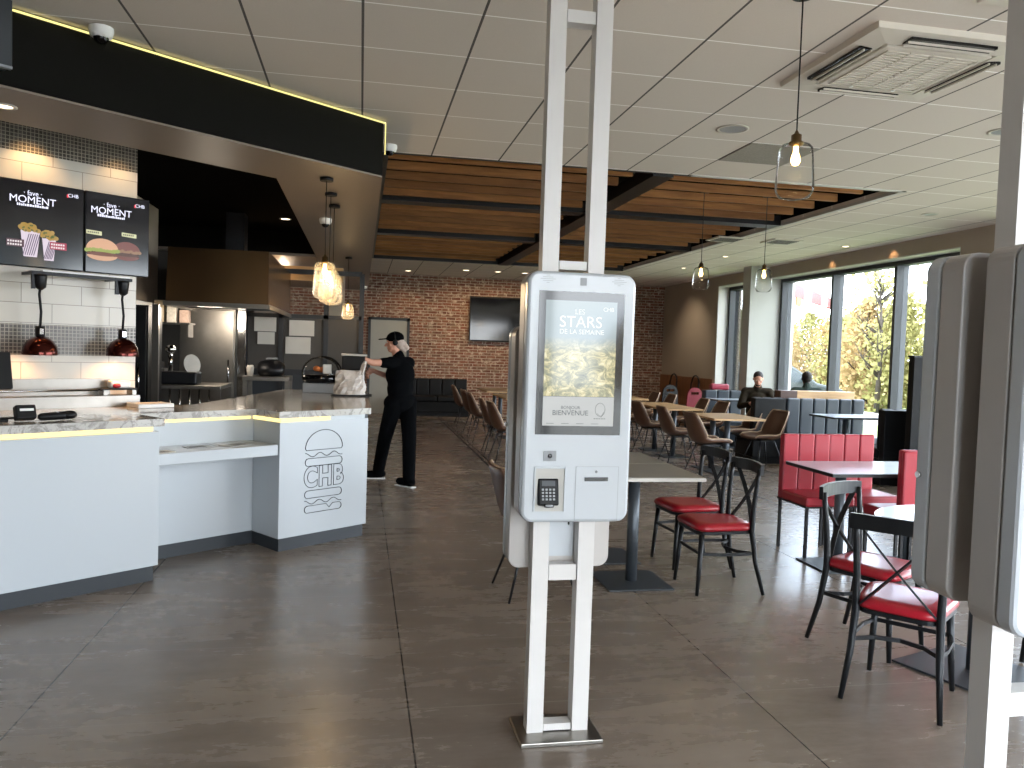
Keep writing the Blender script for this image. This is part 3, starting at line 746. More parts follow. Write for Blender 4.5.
b = MB(); b.cyl((.02, 0), .008, .045, .054, 12); b.build('trigger_button', M['grey_plastic'], o)

# back shelf with heat lamps in front of the menu wall
o = cthing('pass_shelf', 'stainless steel heated pass behind the left counter', 'serving pass', 1.6, -6.12)
b = MB(); b.box(-2.6, 1.17, .02, .17, .9, 1.16, bevel=.004); b.build('body', M['steel'], o)
b = MB(); b.box(-2.6, 1.0, .15, .17, 1.16, 1.28); b.build('back_panel', M['steel'], o)
b = MB(); b.tube([(-2.5, .06, 1.2), (.9, .06, 1.2)], .008); b.build('rail', M['chrome'], o)
b = MB(); b.box(-2.6, 1.17, .02, .165, 0, .9); b.build('base_cabinet', M['steel'], o)
for k, u in enumerate((1.95, 2.62)):
    lamp('heat_lamp_glow', 'SPOT', UN(u, -6.13)+(1.5,), 5, (1, .5, .18), .03, UN(u, -6.22)+(1.1,), 130, .8)
def heat_lamp(u, label):
    o = cthing('heat_lamp', label, 'heat lamp', u, -6.1, 1.455, 'copper heat lamps')
    b = MB(); b.lathe([(.112, 0), (.113, .015), (.105, .06), (.08, .1), (.045, .125), (.03, .13), (.002, .131)], seg=32); b.build('lamp_shade', M['copper'], o, smooth=True)
    b = MB(); b.cyl((0, 0), .03, .13, .2, 16); b.build('collar', M['black_metal'], o)
    b = MB(); b.cyl((0, 0), .014, .145, .185, 12); b.box(-.012, .012, -.032, -.028, .145, .185); b.build('switch_plate', M['chrome'], o)
    b = MB(); b.tube([(0, 0, .2), (.006, 0, .3), (-.006, 0, .42), (0, 0, .48)], .009, 8); b.build('flex_cord', M['black_plastic'], o, smooth=True)
    b = MB(); b.lathe([(.012, .45), (.035, .47), (.042, .54), (.042, .56)], seg=16, cap=True); b.build('rail_adapter', M['black_metal'], o)
heat_lamp(2.055, 'left copper dome heat lamp hanging before the mosaic band'); heat_lamp(2.615, 'right copper dome heat lamp hanging before the mosaic band')
o = cthing('lamp_rail', 'black rail with a pale top edge carrying the two heat lamps', 'rail', 2.33, -6.1, 2.012)
b = MB(); b.box(-.34, .34, -.03, .03, 0, .022); b.build('rail_bar', M['black_metal'], o)
b = MB(); b.box(-.27, .32, -.034, .03, .022, .032); b.build('top_edge', M['white'], o)
for xx in (-.32, .24):
    b = MB(); b.box(xx-.012, xx+.012, -.01, .01, -.1, 0); b.box(xx-.012, xx+.012, 0, .19, 0, .02); b.build('bracket', M['black_metal'], o)
# food tray and white board on the pass
o = cthing('food_tray', 'black slate tray holding white wrapped food on the pass', 'tray', 2.62, -6.19, 1.2)
b = MB(); b.prism([(-.14, -.06), (.12, -.07), (.14, .06), (-.12, .07)], 0, .012); b.build('tray', M['black_plastic'], o)
b = MB(); b.box(-.06, .09, -.03, .05, .012, .07, bevel=.015); b.build('paper_wrap', M['white'], o)
b = MB(); b.ell((-.02, -.035, .03), (.03, .02, .018)); b.build('filling', M['red'], o)
for xx in (-.12, .09): b = MB(); b.box(xx, xx+.03, -.05, .05, -.039, 0); b.build('foot', M['steel'], o)
b = MB(); b.box(-.1, .17, -.1, .1, 0, .03, bevel=.004); ob = b.build('cutting_board', M['white']); tag(ob, 'white board lying at the right end of the steel pass', 'board'); ob.location = frame_loc(2.75, -6.0, ZT+.001); ob.rotation_euler = (0, 0, TH)

# ------------------------------------------------------------------ menu screens
def menu_screen(u0, u1, label, kind):
    n = -6.24; o = cthing('menu_screen', label, 'menu screen', (u0+u1)/2, n, 2.07, 'menu screens'); w2 = (u1-u0)/2-.002; H_ = .595
    b = MB(); b.box(-w2, w2, 0, .05, 0, H_, bevel=.004); b.build('screen_housing', M['black_plastic'], o)
    t_ = NT('screen_face_'+kind); g = t_.coord(); x, y, z = t_.sep(g)
    f = t_.ramp(t_.math('ADD', t_.math('DIVIDE', z, H_), t_.math('MULTIPLY', t_.noise(g, 4, 2), .12)), (.0, srgb('2c3338')), (.5, srgb('141517')), (.8, srgb('08080c')))
    t_.set(srgb('050506'), .12); t_.l(f, t_.p.inputs['Emission Color']); t_.p.inputs['Emission Strength'].default_value = .9
    b = MB(); b.box(-w2+.006, w2-.006, -.004, 0, .006, H_-.006); b.build('display', t_.m, o)
    tx = emis('menu_text_'+kind, 'dfe0f4', .75); Y = -.0055
    cx = -.06 if kind == 'fries' else -.05
    text('headline', 'MOMENT', .07, tx, o, (cx, Y, .462), bold=0, extrude=.0005)
    text('headline', '\u00b7 fave \u00b7', .05, tx, o, (cx, Y, .51), bold=0, extrude=.0005, sx=.9)
    b = MB(); rnd = random.Random(3 if kind == 'fries' else 5); xx = cx-.1
    while xx < cx+.1:
        w_ = rnd.uniform(.006, .014); b.box(xx, xx+w_, Y, Y+.002, .418, .418+rnd.uniform(.012, .02)); xx += w_+.004
    b.build('small_print', tx, o)
    text('corner_mark', 'CHB', .036, tx, o, (w2-.075, Y, .535), bold=0, extrude=.0005)
    b = MB(); b.prism_y([(w2-.118, .52), (w2-.106, .52), (w2-.106, .548), (w2-.118, .54)], Y, Y+.002); b.build('corner_mark_accent', emis('mark_red_'+kind, 'd01f2e', .7), o)
    def flat(nm, hexc, shapes, s=.62, yy=Y):
        b = MB()
        for P in shapes: b.prism_y(P, yy, yy+.0008)
        b.build(nm, emis(nm+kind, hexc, s), o)
    def oval(cx_, cz, rx, rz, a0=0, a1=360, n_=20): return [(cx_+rx*cos(radians(a0+(a1-a0)*k/n_)), cz+rz*sin(radians(a0+(a1-a0)*k/n_))) for k in range(n_+(a1-a0 != 360))]
    rnd = random.Random(9)
    if kind == 'fries':
        for (fx, fw, fz0, fz1) in ((-.075, .062, .07, .25), (.045, .045, .055, .21)):
            flat('fries_cup', 'cdbfcc', [[(fx-fw*.68, fz0), (fx+fw*.68, fz0), (fx+fw, fz1), (fx-fw, fz1)]])
            flat('cup_stripe', '5b4a62', [[(fx-fw*.8+fw*1.3*k/6, fz0+.01+.0*k), (fx-fw*.8+fw*1.3*k/6+.006, fz0+.01), (fx-fw*.5+fw*1.3*k/6+.006+.02, fz1-.02), (fx-fw*.5+fw*1.3*k/6+.02, fz1-.02)] for k in range(6)], .5, Y-.001)
            flat('fries_topping', 'a0803c', [oval(fx+rnd.uniform(-fw, fw), fz1+rnd.uniform(0, .045), .018, .016, n_=8) for k in range(18)], .6, Y-.0012)
            flat('topping_herbs', '55602c', [oval(fx+rnd.uniform(-fw, fw)*.8, fz1+rnd.uniform(0, .04), .007, .006, n_=6) for k in range(14)], .5, Y-.0022)
        for lx, lz in ((-.17, .16), (.105, .165)):
            flat('price_tag', '9a2440' if lx > 0 else '3f1526', [[(lx-.055, lz-.028), (lx+.055, lz-.028), (lx+.055, lz+.024), (lx-.055, lz+.024)]], .6, Y-.003)
            flat('price_tag_print', 'e6dede', [[(lx-.048+.0155*k, lz-.02+.022*j), (lx-.038+.0155*k, lz-.02+.022*j), (lx-.038+.0155*k, lz-.008+.022*j), (lx-.048+.0155*k, lz-.008+.022*j)] for k in range(6) for j in (0, 1)], .6, Y-.004)
    else:
        for bx_, bz, s_, cols, yy in ((.065, .165, .95, ('6d3a34', '8a6a50', '4a2c22'), Y), (-.115, .155, 1.1, ('c99a78', '8c9848', '6a3a26'), Y-.003)):
            flat('bun_top', cols[0], [oval(bx_, bz+.02*s_, .105*s_, .072*s_, 0, 180)], .6, yy)
            flat('lettuce', cols[1], [oval(bx_+(-.1+.2*k/9)*s_, bz+.012*s_+rnd.uniform(-.006, .006), .018*s_, .014*s_, n_=8) for k in range(10)], .6, yy-.0005)
            flat('patty', cols[2], [oval(bx_, bz-.012*s_, .1*s_, .014*s_)], .55, yy-.001)
            flat('bun_bottom', cols[0], [oval(bx_, bz-.022*s_, .1*s_, .035*s_, 180, 360)], .55, yy)
        for lx, lz in ((-.175, .295), (.08, .305)):
            flat('name_tag', 'c8c79c', [[(lx-.055, lz-.013), (lx+.055, lz-.018), (lx+.055, lz+.012), (lx-.055, lz+.016)]], .6, Y-.003)
            flat('name_tag_print', '4b4a38', [[(lx-.045+.014*k, lz-.006), (lx-.036+.014*k, lz-.006), (lx-.036+.014*k, lz+.006), (lx-.045+.014*k, lz+.006)] for k in range(6)], .5, Y-.004)
menu_screen(1.83, 2.39, 'left menu screen picturing two striped cups of loaded fries', 'fries')
menu_screen(2.395, 2.87, 'right menu screen picturing two burgers side by side', 'burger')

# ------------------------------------------------------------------ kitchen
o = thing('extractor_hood', 'large stainless steel extractor hood hanging in the dark kitchen', 'extractor hood', (-1.57, 9.9, 1.98))
b = MB(); a_ = b.ring([(-.54, -.6, .03), (.54, -.6, .03), (.54, 2.2, .03), (-.54, 2.2, .03)]); c_ = b.ring([(-.52, -.6, .62), (.54, -.6, .62), (.54, 2.2, .62), (-.52, 2.2, .62)]); b.skin([a_, c_], smooth=False); b.build('canopy', M['steel_hood'], o)
b = MB(); b.box(-.56, .56, -.63, -.6, -.02, .03); b.box(.54, .56, -.6, 2.2, -.02, .03); b.box(-.56, -.54, -.6, 2.2, -.02, .03); b.build('lip', M['steel'], o)
b = MB(); b.box(-.1, .12, .5, .8, .62, 1.2); b.build('duct', M['black_metal'], o)
b = MB(); [b.box(-.5+.25*k, -.28+.25*k, -.5, .5, .0, .02) for k in range(4)]; b.build('filter', M['black_metal'], o)
def fridge(name, label, x0, x1, y, z1, mat, dep=.7, seam=True, cat='fridge'):
    o = thing(name, label, cat, ((x0+x1)/2, y, 0)); h = (x1-x0)/2
    b = MB(); b.box(-h, h, .04, dep, .1, z1); b.build('cabinet', mat, o)
    b = MB(); b.box(-h+.01, h-.01, 0, .035, .12, z1-.02, bevel=.006); b.build('door', mat, o)
    b = MB(); b.tube([(h-.07, -.03, 1.0), (h-.07, -.03, 1.35)], .011); b.tube([(h-.07, 0, 1.02), (h-.07, -.03, 1.02)], .008); b.tube([(h-.07, 0, 1.33), (h-.07, -.03, 1.33)], .008); b.build('handle', M['chrome'], o)
    for sx in (-1, 1):
        for yy in (.08, dep-.06): b = MB(); b.cyl((sx*(h-.06), yy), .02, 0, .1, 10); b.build('leg', M['black_metal'], o)
    return o
fridge('fridge', 'tall mottled stainless fridge standing below the extractor hood', -2.26, -1.59, 10.7, 2.0, M['steel'])
fridge('fridge', 'dark tall fridge between the menu wall and the steel post', -2.34, -2.06, 8.35, 1.92, M['black_plastic'], .6)
b = MB(); b.box(-.03, .03, -.03, .03, 0, 1.93); ob = b.build('steel_post', M['steel']); tag(ob, 'slim steel post at the right of the dark kitchen fridge', 'post'); ob.location = (-1.98, 8.35, 0)
b = MB(); b.box(-.05, .05, -.03, .03, 0, 2.0, bevel=.005); ob = b.build('steel_post', M['chrome']); tag(ob, 'bright steel post right of the mottled fridge', 'post'); ob.location = (-1.5, 10.7, 0)
o = thing('wall_shelf', 'steel kitchen shelf stacked with paper packs above the prep table', 'shelf', (-2.35, 10.1, 1.77))
b = MB(); b.box(-.36, .36, -.15, .2, 0, .02); b.build('board', M['steel'], o)
b = MB(); b.box(-.34, -.32, -.1, .18, -.15, 0); b.box(.32, .34, -.1, .18, -.15, 0); b.build('bracket', M['steel'], o)
rnd = random.Random(4)
labs = ['pale paper pack at the left end of the kitchen shelf', 'reddish patterned pack second on the kitchen shelf', 'tall beige pack in the middle of the kitchen shelf', 'pale carton right of the tall pack on the kitchen shelf', 'small patterned pack at the right end of the kitchen shelf']
for i in range(5):
    h_ = (.14, .18, .26, .2, .15)[i]
    b = MB(); b.box(-.05, .05, -.07, .07, 0, h_, bevel=.004); ob = b.build('carton', plain('carton_%d' % i, ('cbbfae', 'b08c7c', 'bba98c', 'd2cabc', 'b39a8a')[i], .8, var=.35, scale=30)); ob.location = (-2.35-.28+.14*i, 10.1, 1.79); tag(ob, labs[i], 'carton', 'packs on the kitchen shelf')
o = thing('prep_table', 'stainless kitchen prep table with rods under its top', 'table', (-2.0, 9.4, 0))
b = MB(); b.box(-.42, .52, -.35, .4, 1.06, 1.1, bevel=.004); b.build('table_top', M['steel'], o)
for sx in (-.4, .5):
    for sy in (-.33, .38): b = MB(); b.box(sx-.02, sx+.02, sy-.02, sy+.02, 0, 1.06); b.build('leg', M['steel'], o)
b = MB(); b.box(-.38, .48, -.3, .36, .35, .37); b.build('lower_shelf', M['steel'], o)
b = MB(); [b.tube([(-.1+.1*k, -.34, .7), (-.1+.1*k, -.34, 1.06)], .012, 6) for k in range(6)]; b.build('rod', M['chrome'], o)
o = thing('meat_slicer', 'chrome slicing machine on the kitchen prep table', 'slicer', (-1.95, 9.3, 1.101))
b = MB(); b.box(-.2, .2, -.13, .15, 0, .14, bevel=.02); b.build('base', M['black_metal'], o)
b = MB(); b.cyl((0, 0), .11, -.01, .01, 28); k_ = b.build('blade', M['steel'], o, loc=(.12, 0, .22)); k_.rotation_euler = (radians(80), 0, radians(50))
b = MB(); b.tube([(-.1, 0, .14), (-.1, 0, .34)], .025, 10); b.ell((-.1, 0, .38), (.06, .05, .05)); b.build('handle', M['chrome'], o, smooth=True)
b = MB(); b.box(-.28, -.14, -.1, .1, .14, .17); b.build('carriage', M['steel'], o)
b = MB(); b.box(-.14, .14, -.12, .12, 0, .24, bevel=.01); ob = b.build('coffee_grinder', M['black_plastic']); tag(ob, 'black square appliance left of the kitchen slicer', 'appliance'); ob.location = (-2.3, 9.4, 1.101)
b = MB(); b.box(-.04, .04, -.04, .04, 0, .16, bevel=.01); ob = b.build('milk_carton', M['white']); tag(ob, 'small white container at the left end of the prep table', 'container'); ob.location = (-2.34, 9.15, 1.101)
o = thing('steel_cart', 'small stainless stand carrying a black pot in front of the partition', 'stand', (-1.1, 10.1, 0))
b = MB(); b.box(-.27, .27, -.25, .25, 1.13, 1.18, bevel=.004); b.build('table_top', M['steel'], o)
for sx in (-.24, .24):
    for sy in (-.22, .22): b = MB(); b.box(sx-.025, sx+.025, sy-.02, sy+.02, 0, 1.13); b.build('leg', M['steel'], o)
b = MB(); b.box(-.22, .22, -.2, .2, .55, .57); b.build('lower_shelf', M['steel'], o)
o = thing('black_pot', 'wide black pot with a pale handle knob on the steel stand', 'pot', (-1.07, 10.1, 1.181))
b = MB(); b.lathe([(.002, 0), (.13, 0), (.16, .03), (.17, .13), (.165, .13), (.15, .03), (.002, .01)], seg=24); b.build('bowl', M['black_metal'], o, smooth=True)
b = MB(); b.lathe([(.17, .13), (.14, .17), (.05, .2), (.002, .2)], seg=24); b.build('lid', M['black_metal'], o, smooth=True)
b = MB(); b.caps((-.05, -.02, .21), (.07, -.02, .215), .012, .012); b.build('handle', M['grey_plastic'], o)
b = MB(); b.lathe([(.002, 0), (.035, 0), (.045, .1), (.035, .13), (.002, .13)], seg=16); ob = b.build('cream_jug', M['paper'], smooth=True); tag(ob, 'small cream jug left of the black pot on the steel stand', 'jug'); ob.location = (-1.3, 10.0, 1.181)
# things on the end of the bar
b = MB(); b.box(-.2, .14, -.14, .14, 0, .1, bevel=.004); ob = b.build('display_plinth', M['grey_plastic']); tag(ob, 'low grey box under the glass dome on the bar', 'box'); ob.location = (-.39, 8.75, ZT+.001)
o = thing('cake_dome', 'glass food dome with a black base on the bar beside the foil bag', 'food dome', (-.41, 8.75, ZT+.102))
b = MB(); b.lathe([(.002, 0), (.16, 0), (.2, .03), (.2, .085), (.002, .085)], seg=32); b.build('base', M['black_gloss'], o, smooth=True)
b = MB(); b.lathe([(.2, .085), (.2, .13), (.175, .2), (.11, .26), (.002, .285)], seg=32); b.build('glass_shade', M['jar_glass'], o, smooth=True)
b = MB(); b.tube([(.03+.19*sin(radians(a)), .0, .09+.19*cos(radians(a))) for a in range(-10, 95, 12)], .009, 8); b.build('hood_rim', M['black_plastic'], o)
b = MB(); rnd = random.Random(6); [b.ell((rnd.uniform(-.09, .09), rnd.uniform(-.08, .08), .12+rnd.uniform(0, .05)), (.04, .035, .03), 10) for k in range(7)]; ob = b.build('bread_rolls', M['food'], o)
b = MB(); b.box(.02, .11, -.1, .0, .1, .2, bevel=.01); b.build('paper_wrap', M['white'], o)
o = thing('foil_bag', 'crinkled silver-white takeaway bag on the bar in front of the worker', 'bag', (-.1, 8.25, ZT+.016))
b = MB(); rnd = random.Random(12)
rings = []
for j in range(7):
    zz = .24*j/6; rx = .155-.02*(j/6)+rnd.uniform(-.008, .008); ry = .085-.06*(j/6)
    rings.append(b.ring([((rx*(1 if abs(cos(a)) > .3 else .95))*cos(a)+rnd.uniform(-.012, .012), ry*sin(a)+rnd.uniform(-.012, .012), zz+rnd.uniform(-.008, .008)*(j > 0)) for a in [2*pi*k/22 for k in range(22)]]))
b.skin(rings, smooth=False); b.build('bag', M['foil'], o)
b = MB(); b.tube([(.1, 0, .2), (.13, .02, .3), (.15, .05, .33)], .02, 6); b.tube([(.12, -.02, .2), (.15, 0, .31)], .014, 6); b.build('bag_tie', M['foil'], o)
b = MB(); b.prism([(-.2, -.12), (.2, -.1), (.2, .12), (-.18, .1)], 0, .014); ob = b.build('slate_tray', M['black_plastic']); tag(ob, 'thin black tray under the foil bag on the bar', 'tray'); ob.location = (-.08, 8.25, ZT+.001)
o = thing('counter_oven', 'black counter appliance with a flat steel top behind the foil bag', 'appliance', (-.06, 8.72, ZT+.001))
b = MB(); b.box(-.13, .11, -.14, .14, 0, .4, bevel=.008); b.build('housing', M['black_plastic'], o)
b = MB(); b.prism([(-.14, -.16), (.13, -.16), (.13, .16), (-.14, .16)], .4, .42); b.build('lid', M['steel'], o)
b = MB(); b.box(-.13, .08, -.145, -.14, .06, .26); b.build('front_window', M['black_gloss'], o)

# ------------------------------------------------------------------ self-order kiosks
def kiosk(name, label, x, y, rear=(.69, 1.70), rot=0):
    o = thing(name, label, 'kiosk', (x, y, 0), rot)
    b = MB(); b.box(-.172, .172, -.125, .125, 0, .018, bevel=.003); b.build('base_plate', M['steel'], o)
    for sx in (-1, 1):
        b = MB(); b.box(sx*.096-.034, sx*.096+.034, -.035, .035, .018, ZC-.001); b.build('post', M['post'], o)
    for z0, z1 in ((.022, .05), (.655, .72), (1.93, 1.965), (2.915, 2.965)):
        b = MB(); b.box(-.058, .058, -.03, .03, z0, z1); b.build('rung', M['post'], o)
    # front housing: bezel and deeper shell
    b = MB(); b.rrect(-.217, .217, .93, 1.905, -.19, -.13, .045, 6, edge=.012); f_ = b.build('front_housing', M['kiosk'], o)
    b = MB(); b.rrect(-.2165, .2165, .9305, 1.9045, -.1295, -.04, .045, 6, edge=.004); b.build('front_shell', M['kiosk_side'], o)
    # screen
    scr = MB(); scr.box(-.172, .17, -.1925, -.188, 1.275, 1.83); sg = scr.build('screen', M['black_gloss'], o)
    t_ = NT('kiosk_display'); g = t_.coord(); x_, y_, z_ = t_.sep(g)
    n_ = t_.noise(t_.scalev(g, (1, 1, 1.4)), 16, 8, .75, 1.2)
    pic = t_.ramp(n_, (.3, srgb('3f463f')), (.48, srgb('7d7d62')), (.56, srgb('b0a67c')), (.7, srgb('d8d3bc')))
    grad = t_.ramp(t_.math('DIVIDE', t_.math('SUBTRACT', z_, 1.42), .38), (.0, (.0, 0, 0, 1)), (.45, (.0, .0, .0, 1)), (.62, (1, 1, 1, 1)))
    c_ = t_.mix(grad, pic, srgb('7f8a8c'))
    t_.set(srgb('0a0a0a'), .07, 0, .4); t_.l(c_, t_.p.inputs['Emission Color']); t_.p.inputs['Emission Strength'].default_value = KEM
    d = MB(); d.box(-.145, .14, -.1935, -.1925, 1.425, 1.795); d.build('display_picture', t_.m, sg)
    d = MB(); d.box(-.145, .14, -.1935, -.1925, 1.31, 1.4235); d.build('display_banner', M['banner'], sg)
    wt = M['screen_white']; dk = M['screen_dark']
    for s_, sz, zz, xx in (('LES', .028, 1.752, -.01), ('STARS', .062, 1.712, -.005), ('DE LA SEMAINE', .026, 1.675, .0)):
        text('screen_words', s_, sz, wt, sg, (xx, -.1942, zz), extrude=.0003, bold=0)
    text('screen_words', 'BONJOUR', .017, dk, sg, (-.035, -.1942, 1.381), extrude=.0003)
    text('screen_words', 'BIENVENUE', .028, dk, sg, (-.035, -.1942, 1.36), extrude=.0003, bold=0)
    text('screen_words', 'CHB', .022, wt, sg, (.105, -.1942, 1.765), extrude=.0003)
    d = MB(); d.tube([(.085+.02*cos(a), -.1942, 1.375+.026*sin(a)) for a in [2*pi*k/18 for k in range(19)]], .0007, 4); d.tube([(.075, -.1942, 1.36), (.09, -.1942, 1.345), (.1, -.1942, 1.365)], .0007, 4)
    [d.box(.06+.01*k, .067+.01*k, -.1942, -.1938, 1.338, 1.341) for k in range(5)]; [d.box(-.13+.06*k, -.1+.06*k, -.1942, -.1938, 1.318, 1.32) for k in range(4)]; d.build('touch_icon', dk, sg)
    # small prints and camera window on the bezel
    b = MB(); b.box(-.012, .014, -.1912, -.19, 1.855, 1.885); b.build('camera_window', M['grey_plastic'], o)
    for xx in (-.14, .145):
        b = MB(); rnd = random.Random(2)
        for j, wd in enumerate((.012, .04, .06, .04, .014)): 
            b.box(xx-wd/2, xx+wd/2, -.1906, -.19, 1.86+.007*j, 1.862+.007*j)
        b.build('printed_mark', M['grey_plastic'], o)
    # scanner, pay bay, reader, receipt slot, service door
    b = MB(); b.box(-.135, -.085, -.194, -.19, 1.172, 1.212); s_ = b.build('scanner_plate', M['grey_plastic'], o)
    b = MB(); b.ell((-.11, -.194, 1.192), (.009, .003, .009), 12); b.build('scanner_eye', M['black_gloss'], s_)
    b = MB(); b.rrect(-.168, -.045, .975, 1.145, -.1915, -.1902, .008, 3); pb = b.build('pay_bay', M['reveal'], o)
    b = MB(); b.box(-.17, -.043, -.197, -.19, 1.143, 1.149); b.box(-.049, -.043, -.197, -.19, .975, 1.145); b.box(-.17, -.165, -.197, -.19, .975, 1.145); b.build('bay_rim', M['kiosk'], pb)
    m = Matrix.Translation((-.113, -.205, 1.0)) @ Matrix.Rotation(radians(-12), 4, 'X')
    b = MB(); b.box(-.041, .041, -.012, .012, .0, .105, m, bevel=.006); cr_ = b.build('card_reader', M['black_plastic'], o)
    b = MB(); b.box(-.026, .026, -.0135, -.012, .075, .095, m); b.build('reader_display', M['plinth'], cr_)
    b = MB()
    for i_ in range(4):
        for j_ in range(4): b.box(-.027+.0145*i_, -.019+.0145*i_, -.0145, -.012, .02+.0125*j_, .0275+.0125*j_, m)
    b.build('keypad', M['grey_plastic'], cr_)
    b = MB(); b.box(-.018, .018, -.02, .0, -.008, .006, m, bevel=.003); b.build('card_slot', M['black_gloss'], cr_)
    b = MB(); b.box(-.002, .17, -.1912, -.19, .945, 1.15); dr = b.build('receipt_door', M['kiosk'], o)
    b = MB(); b.box(-.0035, -.002, -.1914, -.19, .935, 1.15); b.box(.17, .1715, -.1914, -.19, .935, 1.15); b.box(-.0035, .1715, -.1914, -.19, 1.15, 1.1512); b.build('door_gap', M['grey_plastic'], dr)
    b = MB(); b.box(.033, .128, -.193, -.191, 1.093, 1.109); b.build('receipt_slot', M['black_gloss'], dr)
    b = MB(); b.ell((.08, -.1915, 1.13), (.006, .002, .006), 10); b.build('lock', M['grey_plastic'], dr)
    # rear housing seen from its back
    z0, z1 = rear
    b = MB(); b.rrect(-.2165, .2165, z0+.0005, z1-.0005, .037, .1205, .045, 6, edge=.004); b.build('rear_shell', M['kiosk_side'], o)
    b = MB(); b.rrect(-.217, .217, z0, z1, .121, .187, .045, 6, edge=.012); b.build('rear_housing', M['kiosk'], o)
    b = MB(); b.box(-.057, .057, .03, .036, z0+.05, z0+.3); b.build('rear_cover', M['kiosk'], o)
    b = MB(); b.ell((.035, .029, z0+.19), (.004, .003, .01), 10); b.build('keyhole', M['black_gloss'], o)
    b = MB(); b.cyl((0, 0), .009, 0, .008, 14); lk = b.build('side_lock', M['chrome'], o, loc=(-.217, .165, 1.28)); lk.rotation_euler = (0, radians(-90), 0)
    return o
KEM = .8
M['banner'] = emis('kiosk_banner', 'c9cbc9', .42); M['screen_white'] = emis('kiosk_white_text', 'e9ece9', .6); M['screen_dark'] = plain('kiosk_dark_text', '4c5254', .5)
kiosk('order_kiosk', 'white self-order kiosk facing the camera on its ladder-like column in the middle', .84, 3.18)
kiosk('order_kiosk', 'white self-order kiosk cut by the right edge, seen from its grey side', 1.795, 1.84, (.95, 1.90))
# wall television
o = thing('television', 'black wall television on the brick wall', 'television', (3.14, 18.82, 2.3))
b = MB(); b.box(-.62, .62, -.04, .03, -.53, .53, bevel=.006); b.build('screen_housing', M['black_plastic'], o)
b = MB(); b.box(-.6, .6, -.045, -.04, -.5, .5); b.build('screen', M['black_gloss'], o)
b = MB(); b.box(-.2, .2, .03, .078, -.2, .2); b.build('wall_mount', M['black_metal'], o)

# tiled return wall beside the menu wall, with a small dark board on it
b = MB(); b.box(-2.62, -2.5, 8.05, 10.6, 1.93, 3.19); struct('wall_kitchen_return', b, M['beige'])
b = MB(); b.box(-2.5, -2.36, 8.0, 10.6, 1.93, 2.0); struct('trim_11', b, M['reveal'])
b = MB(); b.box(-2.495, -2.42, 8.3, 8.9, 2.35, 2.9); tag(b.build('menu_board', M['black_plastic']), 'small black board on the kitchen return wall right of the menu screens', 'board')
# ------------------------------------------------------------------ chairs (local: seat faces +x)
def pedestal_table(name, label, x, y, w_, d_, z, topmat, cols=((0, 0),), plate=.42, group=None, rot=0, edge=None, round_=0, thick=.028, colr=.04):
    o = thing(name, label, 'table', (x, y, 0), rot, group)
    if round_:
        b = MB(); b.cyl((0, 0), round_, z-thick, z, 56); b.build('table_top', [topmat], o)
        b = MB(); b.lathe([(round_+.004, z-thick-.002), (round_+.004, z-.002)], seg=56); b.build('edge_band', edge or M['edge_black'], o)
    else:
        b = MB(); b.box(-w_/2, w_/2, -d_/2, d_/2, z-.004, z, bevel=.0015); tp = b.build('table_top', topmat, o)
        b = MB(); b.box(-w_/2, w_/2, -d_/2, d_/2, z-thick, z-.0045); b.build('edge_band', edge or M['edge_black'], o)
    for cx, cy in cols:
        b = MB(); b.cyl((cx, cy), colr, .012, z-thick, 24); b.build('column', M['table_metal'], o)
        b = MB(); b.box(cx-plate/2, cx+plate/2, cy-plate/2, cy+plate/2, .001, .012, bevel=.002); b.build('base_plate', M['plinth'], o)
        b = MB(); b.box(cx-.14, cx+.14, cy-.02, cy+.02, z-thick-.008, z-thick); b.build('top_bracket', M['black_metal'], o)
    return o

